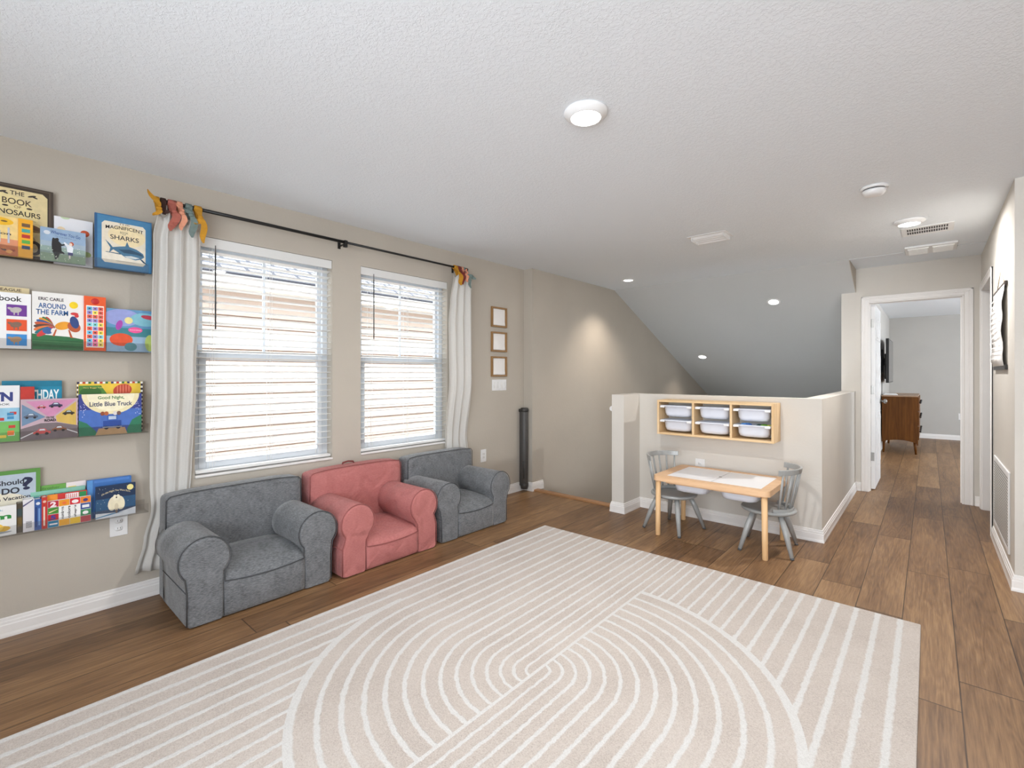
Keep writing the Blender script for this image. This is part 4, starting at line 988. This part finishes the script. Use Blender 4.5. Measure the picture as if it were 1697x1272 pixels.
b.rect((40, 92, 140), .0, 0, .035, 1); b.rect((70, 132, 176), .045, .02, .98, .98); frame_cut(b, (234, 224, 204), .115, .05)
b.ell((240, 222, 178), .55, .65, .33, .2); b.rect((236, 228, 212), .13, .17, .87, .3)
b.text('THE', .50, .865, .2, .03, (90, 80, 70)).text('MAGNIFICENT', .51, .775, .66, .065, (32, 36, 44), .012, 0, arc=.02).text('BOOK', .50, .71, .14, .035, (60, 60, 60)).text('OF', .50, .675, .06, .022, (60, 60, 60)).text('SHARKS', .51, .605, .50, .085, (40, 44, 54), .01)
b.poly((70, 116, 146), [(.17, .54), (.26, .46), (.30, .41), (.42, .44), (.52, .46), (.55, .55), (.59, .46), (.72, .43), (.84, .36), (.86, .30), (.80, .25), (.70, .22), (.52, .25), (.40, .32), (.31, .37), (.24, .30), (.26, .40), (.22, .46)])
b.poly((44, 78, 104), [(.40, .38), (.60, .41), (.80, .36), (.85, .31), (.70, .33), (.50, .33)]); b.poly((206, 214, 214), [(.50, .27), (.62, .29), (.78, .27), (.70, .24), (.56, .24)]); b.poly((60, 96, 120), [(.18, .315), (.44, .31), (.44, .29), (.18, .305)]); b.poly((50, 80, 104), [(.78, .25), (.82, .25), (.93, .15), (.84, .19)])
b.rect((150, 140, 130), .35, .16, .70, .165); b.done()
# --- second ledge
b = Book('tan book, only its lettered top edge showing behind the animal photo book', -.09, .178, 1, 1.664, XB, .012, (222, 204, 160))
b.text('MARK TEAGUE', .62, .955, .56, .045, (74, 54, 40), .01); b.ell((90, 60, 40), .62, .87, .08, .03); b.rect((236, 224, 190), .1, .9, .2, .98); b.done()
b = Book('white book with a grid of six small animal photographs', -.075, .181, 1, 1.631, XF, .016, (244, 244, 244))
b.text('dinosaur book', .48, .895, .80, .095, (24, 24, 26), .012)
for i, row in enumerate([((190, 60, 50), (110, 50, 150)), ((90, 190, 40), (232, 84, 34)), ((244, 206, 60), (50, 140, 210))]):
    for j, u in enumerate((.37, .685)):
        v = .585 - .265 * i; b.rect(row[j], u - (.02 if j == 0 else 0), v, u + .25 - (.03 if j == 0 else -.01), v + .205)
        uu = u + .12; cc = [(150, 110, 80), (190, 184, 180), (120, 130, 60), (130, 100, 84), (110, 76, 40), (176, 140, 104)][i * 2 + j]
        b.ell(cc, uu, v + .11, .075, .05, rot=15); b.ell(cc, uu - .07, v + .13, .04, .022, rot=-20); b.rect(cc, uu + .02, v + .02, uu + .035, v + .09); b.rect(cc, uu - .03, v + .02, uu - .015, v + .09)
b.done()
b = Book('white and green book with a bright patchwork bird and orange button panel', .184, .454, 1, 1.648, XF, .018, (240, 238, 234))
U = .68
b.poly((46, 112, 66), [(0, 0), (U, 0), (U, .20), (.5, .235), (.25, .25), (0, .27)]); b.poly((34, 92, 52), [(0, .05), (U, .03), (U, .07), (0, .10)]); b.poly((70, 136, 84), [(0, .14), (U, .12), (U, .135), (0, .16)])
b.text('ERIC CARLE', .245, .885, .33, .055, (60, 50, 60), .025).text('AROUND', .26, .765, .36, .09, (30, 90, 150), .018).text('THE FARM', .26, .655, .42, .09, (30, 90, 150), .018)
b.ell((246, 212, 30), .545, .81, .06, .062)
for k in range(9):
    a = radians(100 + 12 * k); cc = [(190, 60, 40), (60, 120, 70), (220, 150, 40), (50, 90, 150), (200, 90, 50), (90, 60, 50), (230, 120, 60), (40, 110, 120), (210, 60, 60)][k]
    b.ell(cc, .20 + .05 * cos(radians(60 + 20 * k)), .37 + .09 * sin(radians(60 + 20 * k)), .135, .042, rot=-70 + 14 * k)
b.ell((60, 100, 160), .20, .33, .07, .06); b.ell((240, 236, 230), .28, .33, .04, .05); b.ell((236, 160, 40), .40, .43, .11, .07, rot=20); b.ell((190, 90, 50), .55, .42, .085, .10, rot=30); b.ell((44, 70, 130), .555, .50, .06, .11, rot=12); b.ell((210, 60, 60), .555, .655, .055, .025); b.ell((210, 60, 60), .585, .62, .03, .03)
b.poly((190, 90, 50), [(.30, .36), (.32, .36), (.29, .24), (.26, .24)]); b.poly((190, 90, 50), [(.47, .36), (.49, .36), (.53, .23), (.58, .22), (.50, .22)])
p = b.panel('button_panel', (234, 92, 40), .685, -.0, 1.0, 1.0, .008)
mb = MB(); rd = random.Random(4); pal = [(250, 214, 70), (236, 100, 150), (110, 190, 230), (150, 140, 210), (232, 92, 80), (130, 210, 220), (250, 220, 90), (90, 170, 210)]
mb.box((.008, .715 * b.w, .06 * b.h), (.0083, .97 * b.w, .83 * b.h), flat((246, 240, 226), .5))
for i in range(10):
    for j in range(3):
        y0 = (.728 + j * .08) * b.w; z0 = (.08 + i * .0735) * b.h; mb.box((.0083, y0, z0), (.0088, y0 + .072 * b.w, z0 + .066 * b.h), flat(rd.choice(pal), .4)); mb.box((.0088, y0 + .006, z0 + .006), (.0091, y0 + .013, z0 + .012), flat(rd.choice([(50, 60, 60), (120, 60, 30), (60, 110, 60)]), .4))
mb.build('picture_button', None, p)
mb = MB(); mb.lathe([(.016, 0), (.015, .0006), (.001, .0006)], None, 20); mb.v = [(.008 + v[2], .845 * b.w + v[0], .91 * b.h + v[1]) for v in mb.v]; part('apple_mark', mb, flat((190, 30, 30), .4), p); b.done()
b = Book('teal and lilac storybook with a pink title patch', .4565, .676, 1, 1.596, XF, .022, (74, 140, 166))
b.rect((96, 150, 190), .0, .55, 1, 1); b.ell((150, 160, 214), .3, .8, .35, .2); b.ell((130, 190, 206), .75, .78, .3, .16); b.rect((60, 132, 142), 0, .36, 1, .56); b.rect((150, 180, 206), 0, 0, 1, .36); b.ell((232, 220, 150), .42, .74, .08, .08); b.ell((170, 70, 170), .24, .62, .06, .12, rot=-15); b.ell((190, 60, 80), .82, .84, .16, .05, rot=-8); b.ell((226, 84, 44), .28, .28, .22, .15); b.ell((84, 140, 150), .46, .12, .12, .10); b.ell((180, 200, 110), .84, .22, .10, .2); b.ell((236, 84, 150), .55, .52, .14, .07); b.text('Storybook Collection', .55, .52, .22, .04, (250, 220, 235)); b.done()
# --- third ledge
b = Book('bright blue book with HAPPY BIRTHDAY lettering, partly hidden', .087, .293, 2, 1.218, XB, .010, (22, 136, 170))
b.rect((14, 120, 150), 0, .9, 1, 1); b.text('BIRTHDAY', .62, .76, .66, .17, (244, 250, 250), .03); b.text('wishes', .78, .42, .36, .08, (220, 240, 245)); b.ell((246, 190, 60), .4, .35, .1, .12); b.done()
b = Book('white lift-the-flap book with TOWN title and small street scenes', -.10, .1435, 2, 1.197, .070, .012, (238, 238, 240))
b.text('TOWN', .56, .80, .70, .17, (50, 60, 130), .05); b.text('LIFT THE FLAP BOOK', .52, .665, .70, .035, (60, 60, 70), .01)
b.rect((120, 190, 100), .0, .0, 1, .60); b.rect((150, 200, 225), .0, .36, 1, .6); rd = random.Random(9)
for k in range(26): u, v = rd.uniform(.3, .9), rd.uniform(.05, .5); b.rect(rd.choice([(240, 130, 60), (60, 140, 190), (250, 220, 90), (200, 60, 50), (240, 240, 240), (70, 120, 80)]), u, v, u + .09, v + .05)
b.done()
b = Book('small orange and red card standing behind the road book', .146, .193, 2, 1.190, .070, .004, (214, 96, 50), pages=False)
b.rect((190, 50, 40), 0, .7, 1, 1); b.rect((246, 180, 60), 0, .5, 1, .62); b.done()
b = Book('pinkish book with diagonal panels of racing vehicles, ON THE ROAD title', .146, .3465, 2, 1.130, XF, .010, (196, 170, 180))
b.poly((206, 140, 176), [(.08, .95), (.97, .97), (.55, .56), (.46, .56)]); b.poly((110, 140, 170), [(.02, .88), (.42, .55), (.02, .35)]); b.poly((214, 180, 90), [(.97, .92), (.60, .56), (.62, .42), (.97, .3)]); b.poly((120, 108, 112), [(0, 0), (1, 0), (1, .30), (.62, .40), (.34, .40), (0, .28)]); b.poly((236, 236, 238), [(.0, .04), (.25, .19), (.25, .21), (.0, .07)]); b.poly((236, 236, 238), [(.80, .22), (1., .12), (1., .09), (.80, .20)])
def car(b, c, u, v, s, dark=(40, 36, 40)):
    b.poly(c, [(u - s, v), (u - s, v + .3 * s), (u - .6 * s, v + .5 * s), (u - .3 * s, v + .85 * s), (u + .35 * s, v + .85 * s), (u + .6 * s, v + .5 * s), (u + s, v + .35 * s), (u + s, v)]); b.ell(dark, u - .55 * s, v, .22 * s); b.ell(dark, u + .55 * s, v, .22 * s); b.poly((200, 214, 224), [(u - .4 * s, v + .5 * s), (u - .22 * s, v + .76 * s), (u + .26 * s, v + .76 * s), (u + .42 * s, v + .5 * s)])
car(b, (206, 84, 84), .36, .14, .15); car(b, (130, 84, 60), .66, .20, .13); car(b, (60, 54, 90), .60, .80, .12); car(b, (70, 64, 40), .83, .60, .11); car(b, (90, 100, 120), .17, .55, .12); car(b, (190, 90, 90), .35, .78, .08)
b.text('ON THE', .50, .535, .14, .05, (40, 40, 44), .02).text('ROAD', .50, .465, .20, .065, (40, 40, 44), .04); b.done()
b = Book('yellow book with a checkered border and red caterpillar shape, behind the night truck book', .348, .618, 2, 1.210, XB, .014, (238, 204, 84))
b.rect((244, 206, 70), .02, .03, .98, .96); b.poly((84, 140, 60), [(0.03, .93), (.35, .93), (.45, .75), (.42, .55), (.03, .55)]); b.ell((60, 110, 50), .2, .80, .16, .1); b.ell((206, 80, 56), .68, .83, .15, .12, rot=20)
for k in range(5): b.ell((236, 140, 110), .60 + .045 * k, .84 + .01 * k, .008, .09)
b.text('Very Buggy Tales', .24, .885, .3, .03, (246, 220, 120))
for k in range(24):
    c_ = [(60, 60, 110), (246, 246, 240), (200, 60, 50), (246, 246, 240), (60, 120, 70), (246, 220, 90)][k % 6]; b.rect(c_, k / 24, .965, (k + .9) / 24, 1.0); b.rect([(40, 40, 70), (250, 248, 240)][k % 2], .965, k / 24, 1, (k + .9) / 24); b.rect([(40, 40, 70), (250, 248, 240)][(k + 1) % 2], 0, k / 24, .02, (k + .9) / 24)
b.done()
b = Book('dark blue night-scene book titled Good Night, Little Blue Truck', .350, .604, 2, 1.147, XF, .012, (62, 84, 156))
b.rect((56, 66, 140), 0, .6, 1, 1); b.rect((74, 112, 190), 0, .2, 1, .62); b.ell((238, 226, 182), .5, 1.0, .46, .50, 180, 360); b.ell((246, 238, 206), .5, 1.0, .38, .42, 180, 360)
b.poly((46, 120, 90), [(0, 0), (0, .38), (.12, .30), (.26, .10), (.27, 0)]); b.poly((46, 120, 90), [(1, 0), (1, .46), (.84, .34), (.76, .12), (.75, 0)]); b.poly((186, 150, 110), [(.25, 0), (.30, .16), (.72, .16), (.76, 0)])
b.text('Good Night,', .50, .90, .42, .10, (60, 120, 60), .02).text('Little Blue Truck', .50, .755, .68, .11, (44, 56, 92), .02)
for k in range(30):
    u, v = random.choice([random.uniform(.02, .12), random.uniform(.88, .98)]), random.uniform(.45, .80); b.ell((226, 228, 244), u, v, .006, .009)
b.rect((40, 74, 150), .37, .17, .66, .34); b.rect((60, 100, 176), .43, .34, .60, .48); b.rect((190, 206, 226), .455, .37, .575, .45); b.ell((30, 32, 50), .42, .17, .035); b.ell((30, 32, 50), .61, .17, .035); b.rect((150, 156, 170), .36, .17, .67, .195)
for u, c_ in ((.36, (150, 80, 50)), (.42, (180, 100, 60)), (.56, (226, 220, 214)), (.62, (120, 90, 84))): b.ell(c_, u, .52, .035, .05)
b.done()
# --- lowest ledge
b = Book('green-edged book titled What Should DANNY DO on vacation', -.13, .216, 3, .790, XB, .014, (94, 150, 70))
b.rect((182, 196, 210), .02, .03, .955, .94); b.ell((232, 226, 206), .6, .45, .3, .2); b.text('What Should', .58, .81, .52, .085, (34, 36, 50), .02, 1).text('?', .87, .77, .11, .21, (30, 36, 70), .03).text('DANNY', .43, .655, .36, .11, (226, 200, 60), .02, 1).text('DO', .71, .675, .17, .10, (34, 36, 50), .03).text('On Vacation!', .72, .555, .40, .06, (34, 36, 50), .02, 1)
b.ell((180, 80, 40), .53, .34, .10, .085); b.ell((236, 190, 160), .53, .25, .07, .07); b.ell((60, 110, 180), .68, .30, .06, .07); b.rect((70, 90, 60), .60, .05, .95, .2); b.done()
b = Book('white board book with green letters and a golden squash picture', -.10, .1325, 3, .636, XF, .016, (242, 242, 240))
b.text('farm', .62, .66, .62, .20, (40, 140, 60), .04); b.text('first look', .62, .88, .4, .06, (120, 170, 200)); b.ell((226, 178, 50), .70, .24, .22, .12); b.ell((240, 200, 80), .70, .30, .12, .14); b.rect((150, 110, 50), .685, .40, .72, .5); b.ell((160, 166, 170), .68, .12, .26, .04); b.done()
b = Book('dark mottled book squeezed beside the white board book', .1335, .153, 3, .640, XF - .014, .030, (84, 74, 60)); b.rect((120, 96, 50), .1, .2, .9, .5); b.rect((60, 80, 84), .1, .55, .9, .8); b.done()
b = Book('white book back showing a barcode block', .154, .192, 3, .654, XF, .05, (232, 230, 234))
b.poly((90, 90, 130), [(.0, .78), (.9, .95), (.9, .99), (.0, .83)])
for k in range(7): b.rect((90, 90, 96), .25, .12 + .03 * k, .78, .135 + .03 * k)
b.done()
b = Book('slim blue board book standing between the barcode and red books', .1925, .2165, 3, .648, XF, .05, (52, 92, 160)); b.ell((230, 236, 244), .5, .86, .3); b.rect((30, 60, 120), .1, .1, .35, .75); b.rect((120, 160, 210), .55, .15, .8, .7); b.done()
b = Book('slim red board book beside the numbers and colours book', .217, .2365, 3, .653, XF, .05, (200, 54, 44)); b.ell((240, 200, 180), .5, .86, .3); b.rect((240, 220, 200), .3, .1, .6, .7); b.done()
b = Book('green book top showing behind the lowest ledge row', .218, .309, 3, .698, .020, .008, (110, 170, 80)); b.text('Brother', .4, .93, .7, .06, (60, 110, 50)); b.done()
b = Book('white and red book top showing beside the green one', .310, .384, 3, .700, .020, .008, (238, 228, 228)); b.rect((220, 120, 110), .0, .70, 1, .82); b.rect((240, 220, 130), .1, .84, .5, .9); b.text('BOO', .6, .76, .5, .06, (60, 50, 50)); b.done()
b = Book('teal book leaning in the middle of the lowest ledge', .182, .381, 3, .675, .031, .010, (108, 178, 160)); b.rect((140, 200, 180), 0, .9, 1, 1); b.rect((230, 236, 232), .15, .74, .5, .86); b.text('bath time', .62, .86, .4, .06, (70, 60, 50), .02); b.done()
b = Book('red and white striped board book behind the numbers book', .238, .384, 3, .656, .060, .010, (206, 54, 50))
b.rect((240, 150, 50), .0, .78, .25, 1); b.rect((240, 236, 236), .45, .78, .78, .97); b.rect((40, 140, 80), .80, .80, .98, .98)
for k in range(6): b.rect((206, 80, 70), .47 + .05 * k, .8, .49 + .05 * k, .95)
b.done()
b = Book('colourful numbers, colours and shapes board book', .2375, .396, 3, .629, XF, .016, (226, 226, 224))
W4 = [(.0, .25), (.25, .5), (.5, .75), (.75, 1.0)]
cells = [(0, 3, (190, 36, 56)), (0, 2, (70, 140, 50)), (0, 1, (190, 30, 40)), (0, 0, (30, 130, 170)), (1, 3, (240, 156, 40)), (2, 3, (214, 40, 50)), (3, 3, (236, 130, 40)), (3, 2, (50, 80, 150)), (3, 1, (60, 140, 90)), (3, 0, (190, 70, 80)), (1, 0, (246, 176, 40)), (2, 0, (246, 200, 50))]
for i, j, c_ in cells: b.rect(c_, W4[i][0] + .005, j * .25 + .01, W4[i][1] - .005, j * .25 + .245)
b.rect((246, 246, 244), .255, .255, .745, .745); b.text('2', .125, .87, .14, .2, (250, 230, 236), .05).text('5', .125, .37, .12, .17, (60, 60, 150), .05)
for u, w_ in ((.33, 'numbers'), (.48, 'colors'), (.63, 'shapes')): b.text(w_, u, .50, .60 * .62, .085, (50, 44, 50), .03, 90)
b.ell((250, 240, 240), .625, .87, .08, .07); b.ell((246, 120, 60), .375, .87, .05, .05); b.ell((70, 60, 120), .87, .87, .06, .06); b.rect((246, 240, 240), .04, .10, .22, .15); b.rect((240, 240, 240), .79, .57, .96, .68); b.ell((246, 240, 240), .87, .37, .07, .07); b.poly((240, 220, 170), [(.03, .55), (.22, .66), (.22, .68), (.03, .6)])
b.done()
b = Book('mid-blue book standing behind the night sky bear book', .386, .566, 3, .699, .048, .022, (66, 116, 184))
b.rect((90, 150, 210), .0, .0, .12, 1); b.rect((80, 130, 200), .15, .92, .95, .98); b.text('stars', .66, .80, .25, .05, (220, 230, 245), .01); b.done()
b = Book('navy book with two pale bears under a moon', .4145, .578, 3, .667, XF, .012, (40, 66, 100))
b.rect((26, 48, 80), 0, .6, 1, 1); b.rect((44, 84, 120), .0, .24, 1, .6); b.poly((226, 232, 238), [(0, 0), (1, 0), (1, .22), (.55, .12), (0, .17)]); b.poly((80, 140, 180), [(0, .05), (.4, .12), (.7, .12), (.4, .08), (0, .02)])
b.ell((240, 226, 150), .86, .87, .085, .09); b.text('On the Night You Were Born', .50, .72, .72, .075, (214, 200, 160), .01, 0, arc=.10)
b.ell((236, 226, 196), .42, .42, .12, .22, rot=-8); b.ell((236, 226, 196), .60, .42, .12, .22, rot=8); b.ell((240, 232, 206), .47, .60, .05, .09); b.ell((240, 232, 206), .55, .60, .05, .09); b.ell((70, 60, 60), .51, .60, .018, .03); b.ell((214, 202, 172), .51, .30, .05, .12); b.ell((120, 100, 90), .51, .16, .03, .06)
for k in range(24): b.ell((220, 230, 220), random.uniform(.03, .97), random.uniform(.28, .95), .006, .007)
b.done()
